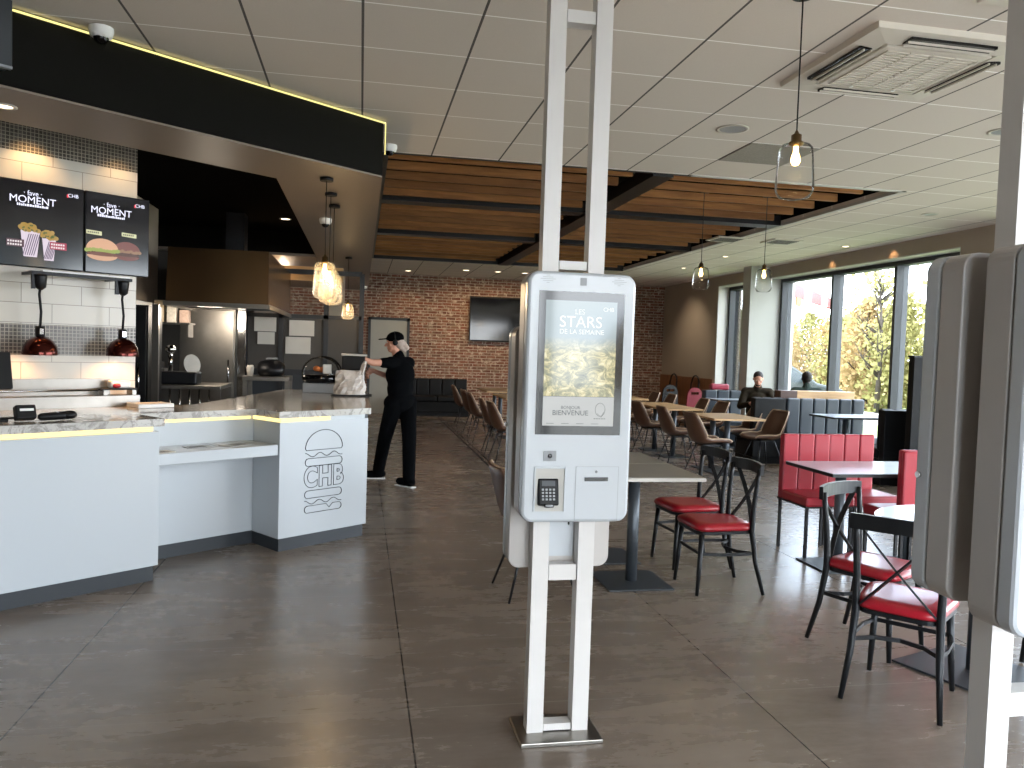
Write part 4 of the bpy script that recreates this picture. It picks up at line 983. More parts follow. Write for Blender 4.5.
def cross_chair():
    o = thing('cross_back_chair', '', 'chair')
    b = MB()
    P = []
    for sx, sy, hw in ((.2, 1, .19), (.2, -1, .19), (-.19, -1, .165), (-.19, 1, .165)): P.append((sx, sy*hw))
    # rounded trapezoid seat
    def seat(ins, z):
        pts = []
        for i_, (cx, cy) in enumerate(((.14-ins, .13-ins), (.14-ins, -.13+ins), (-.13+ins, -.11+ins), (-.13+ins, .11-ins))):
            a0 = (0, -90, -180, -270)[i_]; r_ = .075
            for k in range(6):
                a = radians((90-18*k)+a0); pts.append((cx+r_*cos(a), cy+r_*sin(a), z))
        return b.ring(pts)
    b.skin([seat(.012, .432), seat(0, .438), seat(-.004, .45), seat(0, .468), seat(.02, .48), seat(.06, .484)]); b.build('seat', M['red'], o)
    b = MB(); f = lambda ins, z: seat(ins, z); b2 = b
    b.skin([seat(.004, .412), seat(.004, .433)], smooth=False); b.build('seat_frame', M['dark_metal'], o)
    for sy in (-1, 1):
        b = MB(); b.tube([(.17, sy*.165, .425), (.185, sy*.178, .2), (.2, sy*.19, .005)], [.019, .016, .012], 10); b.build('leg', M['dark_metal'], o, smooth=True)
        b = MB(); b.tube([(-.265, sy*.21, .005), (-.21, sy*.19, .22), (-.18, sy*.18, .43), (-.185, sy*.183, .6), (-.2, sy*.19, .76), (-.21, sy*.192, .85)], [.012, .016, .019, .017, .015, .014], 10); b.build('leg', M['dark_metal'], o, smooth=True)
    b = MB()
    pts = [(-.215-.035*(1-(k/6-1)**2), -.215+.43*k/12, .85+.006*(1-(k/6-1)**2)) for k in range(13)]
    rings = []
    for p in pts:
        rings.append(b.ring([(p[0]-.012, p[1], p[2]-.04), (p[0]+.012, p[1], p[2]-.04), (p[0]+.01, p[1], p[2]+.032), (p[0]-.014, p[1], p[2]+.032)]))
    b.skin(rings, smooth=False); b.build('top_rail', M['dark_metal'], o)
    b = MB()
    for s_ in (-1, 1):
        pl = []
        for k in range(9):
            t_ = k/8; pl.append((-.185-.045*t_-.02*sin(pi*t_)+s_*.004, s_*(-.16+.32*t_), .45+.37*t_))
        b.tube(pl, .01, flat=(.028, .009))
    b.build('cross_brace', M['dark_metal'], o)
    b = MB()
    hoop = [(.18, .172, .28), (.06, .2, .28), (-.08, .2, .28), (-.2, .186, .28), (-.11, .11, .28), (-.075, 0, .28), (-.11, -.11, .28), (-.2, -.186, .28), (-.08, -.2, .28), (.06, -.2, .28), (.18, -.172, .28)]
    b.tube(hoop, .009, flat=(.01, .02)); b.tube([(.18, .172, .28), (.18, -.172, .28)], .009, flat=(.01, .02))
    b.build('stretcher', M['dark_metal'], o)
    return o

def shell_chair():
    o = thing('shell_chair', '', 'chair')
    prof = [(.24, .455, .19), (.2, .47, .2), (.08, .46, .215), (-.06, .445, .225), (-.16, .455, .23), (-.215, .5, .235), (-.245, .58, .235), (-.275, .7, .225), (-.3, .8, .205), (-.31, .845, .18)]
    NV = 10; b = MB(); top = []; bot = []; rim = []
    for i_, (px, pz, hw) in enumerate(prof):
        if i_ == 0: d = Vector((prof[1][0]-px, 0, prof[1][1]-pz))
        elif i_ == len(prof)-1: d = Vector((px-prof[i_-1][0], 0, pz-prof[i_-1][1]))
        else: d = Vector((prof[i_+1][0]-prof[i_-1][0], 0, prof[i_+1][1]-prof[i_-1][1]))
        d.normalize(); nrm = Vector((-d.z, 0, d.x)) * -1          # towards the sitter
        if nrm.z < 0 and i_ < 4: nrm = -nrm
        if i_ >= 4 and nrm.x < 0: nrm = -nrm
        curl = (.02, .03, .05, .06, .075, .09, .085, .06, .035, .02)[i_]
        r1 = []; r2 = []
        for k in range(NV+1):
            v = -1+2*k/NV; e = abs(v)**3*curl
            p = Vector((px, v*hw, pz))+nrm*e
            r1.append(b.bm.verts.new(p+nrm*.012)); r2.append(b.bm.verts.new(p-nrm*.012))
        top.append(r1); bot.append(r2)
    for A in (top, bot):
        for a, c_ in zip(A, A[1:]):
            for k in range(NV):
                f = b.bm.faces.new((a[k], a[k+1], c_[k+1], c_[k])); f.smooth = True
    def side(a, c_):
        for k in range(len(a)-1):
            f = b.bm.faces.new((a[k], a[k+1], c_[k+1], c_[k]))
    side(top[0], bot[0]); side(bot[-1], top[-1]); side([r_[0] for r_ in bot], [r_[0] for r_ in top]); side([r_[-1] for r_ in top], [r_[-1] for r_ in bot])
    rimp = [v.co.copy() for v in [r_[0] for r_ in top][::1]]+[v.co.copy() for v in top[-1][1:]]+[r_[-1].co.copy() for r_ in top[::-1]][1:]
    b.build('seat_shell', M['brown'], o)
    b = MB(); b.tube(rimp, .0085, 6); b.build('piping', M['piping'], o, smooth=True)
    b = MB(); b.box(-.12, .12, -.12, .12, .415, .433); b.build('seat_frame', M['black_metal'], o)
    for sx, sy in ((1, 1), (1, -1), (-1, 1), (-1, -1)):
        b = MB(); b.tube([(sx*.11, sy*.11, .425), (sx*.225-.01, sy*.225, .004)], [.011, .008], 8); b.build('leg', M['black_metal'], o, smooth=True)
    return o

def red_chair():
    o = thing('high_back_chair', '', 'chair')       # faces -y, back at +y
    b = MB(); b.box(-.215, .215, -.225, .225, .41, .425); b.build('seat_frame', M['black_metal'], o)
    b = MB(); b.box(-.215, .215, -.23, .16, .42, .5, bevel=.018); b.build('seat', M['red_dark'], o)
    b = MB()
    for k in range(3): b.box(-.215+.1433*k+.002, -.215+.1433*(k+1)-.002, .15, .2, .42, .965, bevel=.014)
    b.box(-.213, .213, .185, .225, .415, .96, bevel=.015); b.build('backrest', M['red_dark'], o)
    for sx in (-1, 1):
        for sy in (-1, 1): b = MB(); b.box(sx*.195-.011, sx*.195+.011, sy*.205-.011, sy*.205+.011, 0, .41); b.build('leg', M['black_metal'], o)
    return o
GS = 'red seated cross-back metal chairs'
cc = cross_chair(); cc['group'] = GS
def place_cc(x, y, ang, lab, first=False):
    if first: cc.location = (x, y, 0); cc.rotation_euler = (0, 0, radians(ang)); cc['label'] = lab; return cc
    return dup(cc, (x, y, 0), radians(ang), lab, GS)
place_cc(2.43, 5.08, 180, 'black cross-back chair with a red seat, nearer of the two right of the grey table', True)
place_cc(2.5, 5.7, 184, 'black cross-back chair with a red seat, farther of the two right of the grey table')
place_cc(2.60, 3.35, 42, 'foreground cross-back chair with red seat, its back to the camera, beside the second kiosk')
place_cc(2.86, 3.96, -62, 'cross-back chair left of the round table, its pale metal back catching the light')
place_cc(3.72, 3.42, 175, 'cross-back chair hidden behind the second kiosk at the right of the round table')
GT = 'grey laminate tables behind the middle kiosk'
for yy, lb in ((5.36, 'nearer grey laminate table with a round column just right of the middle kiosk'), (6.02, 'grey laminate table directly behind the nearer one by the middle kiosk')):
    pedestal_table('cafe_table', lb, 1.9, yy, .86, .65, .77, M['grey_top'], ((0, -.1),), .46, GT, edge=M['steel'])
sh = shell_chair(); sh['group'] = 'brown shell chairs'
used = []
def place_sh(x, y, ang, lab):
    if not used: sh.location = (x, y, 0); sh.rotation_euler = (0, 0, radians(ang)); sh['label'] = lab; used.append(1); return sh
    return dup(sh, (x, y, 0), radians(ang), lab, 'brown shell chairs')
place_sh(1.17, 5.08, 4, 'brown shell chair mostly hidden behind the middle kiosk, only thin legs showing')
# tables and chairs of the middle zone
GW = 'wood topped tables'
pedestal_table('wood_table', 'nearest wood topped table with bright reflections, before the dark booth', 4.97, 10.25, .74, .95, .775, M['wood_top'], ((-.05, -.2), (-.05, .25)), .42, GW, edge=M['ledge_wood'])
pedestal_table('wood_table', 'second wood topped table, behind the nearest one in the row right of the kiosk', 4.85, 12.15, .66, 1.5, .775, M['wood_top'], ((0, -.4), (0, .4)), .42, GW, edge=M['ledge_wood'])
pedestal_table('wood_table', 'third wood topped table of the row, half hidden by the middle kiosk', 4.85, 14.4, .66, 1.3, .775, M['wood_top'], ((0, -.35), (0, .35)), .42, GW, edge=M['ledge_wood'])
for i, (yy, rr) in enumerate(((9.85, 2), (10.85, -3), (11.95, 3), (13.1, 0), (14.3, 2))):
    place_sh(4.56, yy, rr, ['brown shell chair with its back to the aisle at the nearest wood table', 'brown shell chair at the near end of the second wood table, back to the aisle', 'brown shell chair at the middle of the second wood table beside the kiosk edge', 'brown shell chair hidden behind the kiosk at the far end of the second wood table', 'brown shell chair at the third wood table, back to the aisle'][i])
for i, (xx, yy, rr) in enumerate(((5.64, 10.4, 186), (5.7, 11.2, 178), (5.62, 12.2, 182), (5.62, 12.95, 178), (5.5, 14.1, 180), (5.5, 14.95, 182))):
    place_sh(xx, yy, rr, ['large brown shell chair facing left just before the dark booth end', 'brown shell chair facing left, second from the dark booth end', 'brown shell chair facing left across the second wood table, nearer one', 'brown shell chair facing left across the second wood table, farther one', 'brown shell chair facing left across the third wood table, nearer one', 'brown shell chair facing left across the third wood table, farthest of the row'][i])
for i, yy in enumerate((11.15, 11.95, 13.4, 14.2, 15.7)):
    place_sh(2.1, yy, (4, -3, 2, 5, 0)[i], 'brown shell chair on the aisle left of the kiosk, '+['nearest of the five', 'second nearest of the five', 'third of the five', 'fourth of the five', 'farthest of the five'][i])
for i, yy in enumerate((11.55, 13.8, 15.9)):
    pedestal_table('wood_table', ['wood topped table nearest the kiosk in the aisle row', 'wood topped table in the middle of the aisle row', 'wood topped table farthest back in the aisle row'][i], 2.75, yy, .66, 1.4, .775, M['wood_top'], ((0, -.35), (0, .35)), .42, GW, edge=M['ledge_wood'])
# red chairs and glossy dark tables
rc = red_chair(); rc['group'] = 'red high-back chairs'; rc.location = (3.72, 5.95, 0); rc['label'] = 'left of the two red high-back chairs side by side behind the dark table'
dup(rc, (4.155, 5.97, 0), 0, 'right of the two red high-back chairs side by side behind the dark table')
dup(rc, (4.06, 5.27, 0), radians(180), 'red high-back chair turned away from the camera at the edge of the second kiosk')
pedestal_table('cafe_table', 'dark glossy rectangular table before the pair of red high-back chairs', 4.0, 5.55, 1.2, .66, .77, M['sheen_top'], ((-.33, -.02), (.25, -.02)), .44)
pedestal_table('round_table', 'round dark glossy table between the cross-back chairs and the second kiosk', 3.18, 3.55, 0, 0, .775, M['sheen_top'], ((0, 0),), .56, rot=radians(19), round_=.51)
# booths: sofas with channel-stitched backs (local: sitter faces -y)
def sofa(name, label, x, y, w_, top, mat, rot=0, n=7, back_mat=None, group='channel-stitched booth sofas', depth=.6):
    o = thing(name, label, 'sofa', (x, y, 0), rot, group); h = w_/2
    b = MB(); b.box(-h, h, -depth+.06, .0, 0, .1); b.build('plinth', M['black_plastic'], o)
    b = MB(); b.box(-h, h, -depth+.02, 0, .1, .34, bevel=.015); b.build('base', back_mat or mat, o)
    b = MB(); k2 = 2 if w_ > 1 else 1
    for k in range(k2): b.box(-h+w_*k/k2+.003, -h+w_*(k+1)/k2-.003, -depth, -.1, .34, .47, bevel=.03)
    b.build('seat_cushion', mat, o)
    b = MB(); st_ = w_/n
    for k in range(n): b.box(-h+st_*k+.004, -h+st_*(k+1)-.004, -.13, -.05, .44, top, bevel=.025)
    b.build('backrest', mat, o)
    b = MB(); b.box(-h, h, -.07, .03, .1, top-.01, bevel=.012); b.build('back_panel', back_mat or mat, o)
    return o
sofa('booth_sofa', 'long slate blue booth sofa with channel stitching by the main window', 6.98, 11.1, 1.3, 1.0, M['navy'], 0, 6)
sofa('booth_sofa', 'black booth sofa with its back to the camera behind the red chairs', 7.0, 9.1, .8, .985, M['black_leather'], pi, 4)
sofa('booth_sofa', 'slate blue booth sofa beyond the bearded person, in front of the narrow window', 6.5, 13.6, .72, .98, M['navy'], 0, 3)
sofa('booth_sofa', 'narrow black sofa end with a rounded back left of the long slate blue booth', 6.05, 11.0, .5, 1.0, M['black_leather'], pi, 3)
sofa('booth_sofa', 'black sofa against the brick wall at the end of the aisle', 1.75, 18.85, 1.5, .86, M['black_leather'], 0, 5)
pedestal_table('cafe_table', 'dark table standing in the slate blue booth by the window', 6.9, 10.05, 1.15, .62, .82, M['sheen_top'], ((-.2, 0), (.35, 0)), .42, 'dark booth tables')
pedestal_table('cafe_table', 'small dark table with a thin column left of the bearded person', 6.35, 13.0, .62, .5, .85, M['sheen_top'], ((0, 0),), .36, 'dark booth tables', colr=.022)
o = thing('planter_ledge', 'wooden ledge box on a dark partition behind the slate blue sofa', 'partition', (6.93, 11.32, 0))
b = MB(); b.box(-.3, .68, -.1, .1, .96, 1.1, bevel=.004); b.build('ledge', M['ledge_wood'], o)
b = MB(); b.box(-.58, -.302, -.1, .1, .96, 1.1, bevel=.004); b.build('ledge_end', M['dark_wood'], o)
b = MB(); b.box(-.56, .66, -.06, .06, 0, .96); b.build('partition_panel', M['dark_wood'], o)
o = thing('tall_partition', 'tall narrow dark panel beside the black booth sofa, touching the second kiosk', 'partition', (6.86, 8.55, 0))
b = MB(); b.box(-.32, .5, -.05, .05, 0, 1.66, bevel=.006); b.build('panel', M['black_leather'], o)
b = MB(); b.box(-.33, .51, -.055, .055, 1.66, 1.68); b.build('cap', M['black_metal'], o)
# far corner: pinkish red child seats, dark round-backed frames, red bag on the sofa
def kids(x, y, lab, mat, rot):
    o = thing('high_chair', lab, 'high chair', (x, y, 0), rot, 'plastic high chairs')
    b = MB()
    out = [(.17*cos(radians(a)), .8+.16*sin(radians(a))) for a in range(0, 181, 15)]+[(-.19, .5), (.19, .5)]
    b.prism_y(out[:4]+[(.09, .86), (.09, .82), (.19, .5)], -.02, .02); b.prism_y(out[9:13]+[(-.19, .5), (-.09, .82), (-.09, .86)], -.02, .02)
    b.prism_y(out[3:10]+[(-.09, .87), (.09, .87)], -.02, .02); b.prism_y([(-.12, .82), (.12, .82), (.19, .5), (-.19, .5)], -.02, .02)
    b.build('backrest', mat, o)
    b = MB(); b.box(-.18, .18, -.36, -.02, .5, .53, bevel=.01); b.build('seat', mat, o)
    for sx in (-1, 1):
        for y_ in (-.3, 0): b = MB(); b.tube([(sx*.14, y_-.02, .5), (sx*.21, y_*1.1-.02, .003)], .016, 8); b.build('leg', M['black_metal'], o)
    return o
kids(6.52, 14.8, 'pink-red plastic high chair with a handle hole by the brown wainscot', M['pink'], .2)
kids(6.45, 15.9, 'dark plastic high chair behind the pink-red one', M['black_leather'], .1)
for i, (x, y) in enumerate(((6.95, 17.6), (7.05, 16.6))):
    o = thing('hoop_chair', ['black hoop-backed chair by the corner of the brick wall', 'black hoop-backed chair in front of the brown wainscot'][i], 'chair', (x, y, 0), pi, 'black hoop-backed chairs')
    b = MB(); b.tube([(-.24, -.2+.4*0, .45), (-.26, -.2, .95)]+[(-.27, -.2*cos(radians(a)), .95+.2*sin(radians(a))) for a in range(15, 180, 15)]+[(-.26, .2, .95), (-.24, .2, .45)], .018, 8); b.build('back_hoop', M['black_metal'], o)
    b = MB(); b.box(-.24, .2, -.21, .21, .43, .48, bevel=.015); b.build('seat', M['black_leather'], o)
    for sx in (-.22, .18):
        for sy in (-.18, .18): b = MB(); b.tube([(sx, sy, .43), (sx*1.15, sy*1.1, .003)], .014, 8); b.build('leg', M['black_metal'], o)
b = MB(); b.box(-.2, .16, -.06, .06, 0, .11, bevel=.03); ob = b.build('handbag', M['pink'])
tag(ob, 'pink-red bag lying on top of the far slate blue sofa', 'bag'); ob.location = (6.5, 13.63, .981)
# ------------------------------------------------------------------ outdoors
b = MB(); b.box(7.96, 90, -30, 110, -.16, -.06); b.box(-40, 7.96, -60, -2.61, -.16, -.06); struct('ground', b, M['asphalt'])
def lawn(nm, x0, x1, y0, y1, lab):
    b = MB(); b.box(x0, x1, y0, y1, -.06, -.03); tag(b.build(nm, M['grass']), lab, 'grass', kind='stuff')
lawn('lawn', 15.2, 40, 6, 80, 'yellow-green lawn at the foot of the trees outside the main window')
lawn('lawn', 9.2, 13.6, 4, 18.2, 'strip of grass just outside the main window')
b = MB(); b.box(13.6, 15.2, 6, 60, -.06, .04); struct('path', b, M['barrier_white'])
rnd = random.Random(21)
def tree(name, label, x, y, h, w_, mat, n=1500, leaf=.11, seed=0, group='trees beyond the car park', sparse=False):
    r_ = random.Random(seed); o = thing(name, label, 'tree', (x, y, -.06), 0, group)
    b = MB(); b.tube([(0, 0, 0), (r_.uniform(-.1, .1), 0, h*.4), (r_.uniform(-.15, .15), .05, h*.85)], [.09, .06, .02], 8); tr = b.build('trunk', M['bark'], o)
    b = MB(); ends = []
    for k in range(26 if sparse else 10):
        z0 = h*r_.uniform(.2, .8); a = r_.uniform(0, 2*pi); L_ = w_*r_.uniform(.4, .95)*(1.15-z0/h)
        p1 = Vector((cos(a)*L_*.6, sin(a)*L_*.6, z0+L_*.5)); p2 = Vector((cos(a)*L_, sin(a)*L_, z0+L_*1.1)); b.tube([(0, 0, z0), p1, p2], [.035, .02, .006], 5); ends += [p1, p2]
        if sparse:
            for q in range(4):
                d = Vector((r_.uniform(-.5, .5), r_.uniform(-.5, .5), r_.uniform(.1, .7))); s_ = p1.lerp(p2, r_.random()); b.tube([s_, s_+d*w_*.4], [.012, .004], 4); ends.append(s_+d*w_*.4)
    b.build('branch_work', M['bark'], o)
    b = MB()
    for k in range(n):
        if sparse: c_ = r_.choice(ends)+Vector((r_.gauss(0, .25), r_.gauss(0, .25), r_.gauss(0, .2)))
        else:
            u = r_.random()**.5; a = r_.uniform(0, 2*pi); zz = h*r_.uniform(.02, 1.0)
            wz = w_*(math.sin(pi*min(1, .25+.75*zz/h))**.6)*(.75+.25*sin(3*a+seed)); c_ = Vector((cos(a)*u*wz, sin(a)*u*wz, zz+r_.gauss(0, .08)))
        s_ = leaf*r_.uniform(.6, 1.3); q = Euler((r_.uniform(0, pi), r_.uniform(0, pi), r_.uniform(0, pi))).to_matrix()
        vs = [b.bm.verts.new(c_+q @ Vector(p)*s_) for p in ((-.5, -.5, 0), (.5, -.5, 0), (.5, .5, .1), (-.5, .5, .1))]; b.bm.faces.new(vs)
    b.build('foliage', mat, o)
    return o
where = ['at the far left of the narrow window', 'seen through the narrow window', 'left in the first big pane', 'behind the car roof', 'behind the striped barrier', 'right of the striped barrier', 'at the first mullion', 'left in the middle pane', 'in the middle pane left of the bare tree', 'behind the bare tree', 'at the second mullion', 'left in the third pane', 'in the third pane above the dark panel', 'beside the kiosk edge', 'behind the kiosk top', 'far right beyond the wall']
kinds = ['yellow-green', 'ochre', 'fresh green']
for i in range(16):
    y = 42-1.95*i+rnd.uniform(-.5, .5); x = 17.4+rnd.uniform(-.7, .9); k = (0, 0, 2, 0, 0, 0, 1, 1, 0, 1, 0, 0, 2, 0, 0, 1)[i]
    tree('leafy_tree', 'dense %s tree %s' % (kinds[k], where[i]), x, y, rnd.uniform(3.1, 3.8), rnd.uniform(1.5, 1.8), M['leaf'][k], 3600, .1, seed=i)
for i in range(9):
    y = 40-3.3*i; tree('leafy_tree', 'tall pale %s back-row tree %s' % (kinds[i % 2], where[min(15, i*2)]), 20.5+rnd.uniform(-.5, .5), y, rnd.uniform(3.3, 4.1), 1.5, M['leaf'][i % 2], 2600, .1, seed=40+i)
tree('bare_tree', 'tall thin tree with bare branches in the middle window pane', 15.9, 22.3, 5.2, 1.5, M['leaf'][0], 420, .1, 77, 'nearly bare trees', True)
tree('bare_tree', 'tall thin bare tree in the pane beside the second kiosk', 16.1, 19.2, 4.6, 1.4, M['leaf'][0], 420, .1, 78, 'nearly bare trees', True)
for i, (x, y) in enumerate(((-10, -27), (-4, -29), (1, -27.5), (6, -30), (12, -27), (18, -28))):
    tree('leafy_tree', 'leafy tree outside the front windows behind the camera, '+['leftmost', 'second', 'third', 'fourth', 'fifth', 'rightmost'][i], x, y, 3.0+rnd.uniform(-.4, .4), 2.6, M['leaf'][i % 3], 1800, .2, 90+i, 'trees before the front windows')
# height barrier
o = thing('height_barrier', 'white post with a red and white striped beam outside the main window', 'barrier', (10.32, 18.0, -.06))
b = MB(); b.box(-.07, .07, -.07, .07, 0, 3.55, bevel=.01); b.build('post', M['barrier_white'], o)
dx, dy = 4.4, 4.9; L = math.hypot(dx, dy); ag = math.atan2(dy, dx); m = Matrix.Rotation(ag, 4, 'Z')
b = MB()
xs = 0
for k in range(6): wd_ = 1.5 if k % 2 == 0 else .9; b.box(xs, min(L, xs+wd_), -.04, .04, 3.2, 3.52, m, mi=k % 2); xs += wd_
b.build('striped_beam', [M['barrier_red'], M['barrier_white']], o)
b = MB(); b.box(.1, L, -.03, .03, 2.92, 3.0, m); b.build('lower_bar', M['barrier_white'], o)
b = MB(); b.box(.55, 1.15, -.045, -.005, 3.0, 3.2, m); b.build('orange_plate', M['barrier_orange'], o)
b = MB(); b.box(-.07, .07, -.07, .07, 0, 3.55, m @ Matrix.Translation((L, 0, 0))); b.build('post', M['barrier_white'], o)
# car
o = thing('car', 'silver-green car parked outside behind the seated customers', 'car', (10.95, 20.3, -.06), radians(-4))
b = MB()
prof = [(-2.0, .3), (-2.05, .75), (-1.95, .95), (-1.6, 1.0), (-1.2, 1.42), (-.4, 1.5), (.4, 1.46), (1.15, 1.02), (1.85, .88), (2.05, .7), (2.08, .35), (1.7, .28), (-1.7, .25)]
b.prism_y(prof, -.85, .85); ob = b.build('body', M['car_paint'], o); mod = ob.modifiers.new('bevel', 'BEVEL'); mod.width = .07; mod.segments = 3
for s_ in (-1, 1):
    b = MB(); b.prism_y([(-1.45, 1.02), (-1.1, 1.38), (-.1, 1.43), (-.1, 1.02)], s_*.852-.004, s_*.852+.004); b.prism_y([(0, 1.02), (0, 1.43), (.36, 1.4), (.98, 1.02)], s_*.852-.004, s_*.852+.004); b.build('side_window', M['car_glass'], o)
    for xx in (-1.25, 1.3):
        b = MB(); b.cyl((0, 0), .31, -.1, .1, 28); k_ = b.build('wheel', M['tyre'], o, loc=(xx, s_*.8, .31)); k_.rotation_euler = (radians(90), 0, 0)
        b = MB(); b.cyl((0, 0), .19, -.11, .11, 20); b.build('hub_cap', M['chrome'], k_)
    b = MB(); b.ell((.75, s_*.98, 1.05), (.08, .1, .07), 10); b.build('wing_mirror', M['car_paint'], o)
b = MB(); a_ = [(.44, 1.45), (1.12, 1.04)]
vs = b.ring([(.46, -.7, 1.465), (.46, .7, 1.465), (1.13, .76, 1.06), (1.13, -.76, 1.06)]); v2 = b.ring([(.44, -.7, 1.455), (.44, .7, 1.455), (1.11, .76, 1.05), (1.11, -.76, 1.05)]); b.skin([vs, v2], smooth=False); b.build('windscreen', M['car_glass'], o)
b = MB(); b.box(2.04, 2.1, -.7, -.45, .62, .76, bevel=.02); b.build('headlight', M['white'], o); b = MB(); b.box(2.04, 2.1, .45, .7, .62, .76, bevel=.02); b.build('headlight', M['white'], o)

# ------------------------------------------------------------------ people
def remesh(o, vox=.011, it=3):
    m_ = o.modifiers.new('join', 'REMESH'); m_.mode = 'VOXEL'; m_.voxel_size = vox; m_.use_smooth_shade = True
    s_ = o.modifiers.new('soft', 'SMOOTH'); s_.iterations = it; s_.factor = .5
def fingers(b, wrist, hdir, side, up, curl=.6, s=1.0):
    """palm and five bent fingers; hdir along the hand, side towards the thumb, up out of the back of the hand"""
    hdir = hdir.normalized(); side = (side-hdir*side.dot(hdir)).normalized(); up = hdir.cross(side).normalized()*(1 if hdir.cross(side).dot(up) > 0 else -1)
    kn = wrist+hdir*.085*s
    b.caps(wrist, wrist+hdir*.03*s, .026*s, .03*s)
    for i_ in range(4):
        off = side*(.03-.02*i_)*s; L_ = (.04, .046, .043, .034)[i_]*s
        b.caps(wrist+hdir*.02*s+off*.6, kn+off, .016*s, .0115*s, 8)
        p = kn+off; a = 0
        for j, f in enumerate((1, .65, .5)):
            a += curl*(.6, .9, .6)[j]; d = hdir*cos(a)-up*sin(a); q = p+d*L_*f; b.caps(p, q, .0098*s, .0085*s, 8); p = q
    tb = wrist+hdir*.025*s+side*.026*s; t1 = tb+(hdir*.6+side*.8).normalized()*.035*s; t2 = t1+(hdir*.9+side*.1-up*.4).normalized()*.03*s; t3 = t2+(hdir*.9-side*.2-up*.5).normalized()*.022*s
    b.caps(tb, t1, .014*s, .0115*s, 8); b.caps(t1, t2, .0112*s, .010*s, 8); b.caps(t2, t3, .0098*s, .0085*s, 8)
def head(b, c, f, up=Vector((0, 0, 1)), s=1.0):
    f = f.normalized(); sd = up.cross(f).normalized(); u_ = f.cross(sd).normalized()
    m_ = Matrix((sd, f, u_)).transposed().to_4x4()
    P = lambda x, y, z: c+(sd*x+f*y+u_*z)*s
    b.ell(P(0, -.012, .025), (.076*s, .097*s, .09*s), 20, m_); b.ell(P(0, .02, -.035), (.062*s, .07*s, .072*s), 18, m_); b.ell(P(0, .052, -.082), (.036*s, .034*s, .028*s), 14, m_)
    b.caps(P(0, .088, .01), P(0, .107, -.026), .009*s, .0145*s, 10); b.ell(P(0, .082, -.057), (.026*s, .012*s, .006*s), 10, m_); b.ell(P(0, .08, -.068), (.022*s, .012*s, .006*s), 10, m_)
    for k in (-1, 1):
        b.ell(P(k*.078, -.01, -.008), (.009*s, .02*s, .03*s), 12, m_); b.ell(P(k*.031, .083, .022), (.024*s, .01*s, .008*s), 10, m_); b.ell(P(k*.045, .055, -.02), (.024*s, .02*s, .02*s), 10, m_)
    return P, m_
def eyes(P, m_, o, s=1.0):
    b = MB()
    for k in (-1, 1): b.ell(P(k*.031, .0865, .006), (.013*s, .008*s, .008*s), 10, m_)
    b.build('eyes', M['paper'], o, smooth=True)
    b = MB()
    for k in (-1, 1): b.ell(P(k*.031, .0935, .006), (.005*s, .003*s, .005*s), 8, m_)
    b.build('irises', M['hair_dark'], o, smooth=True)
V = Vector
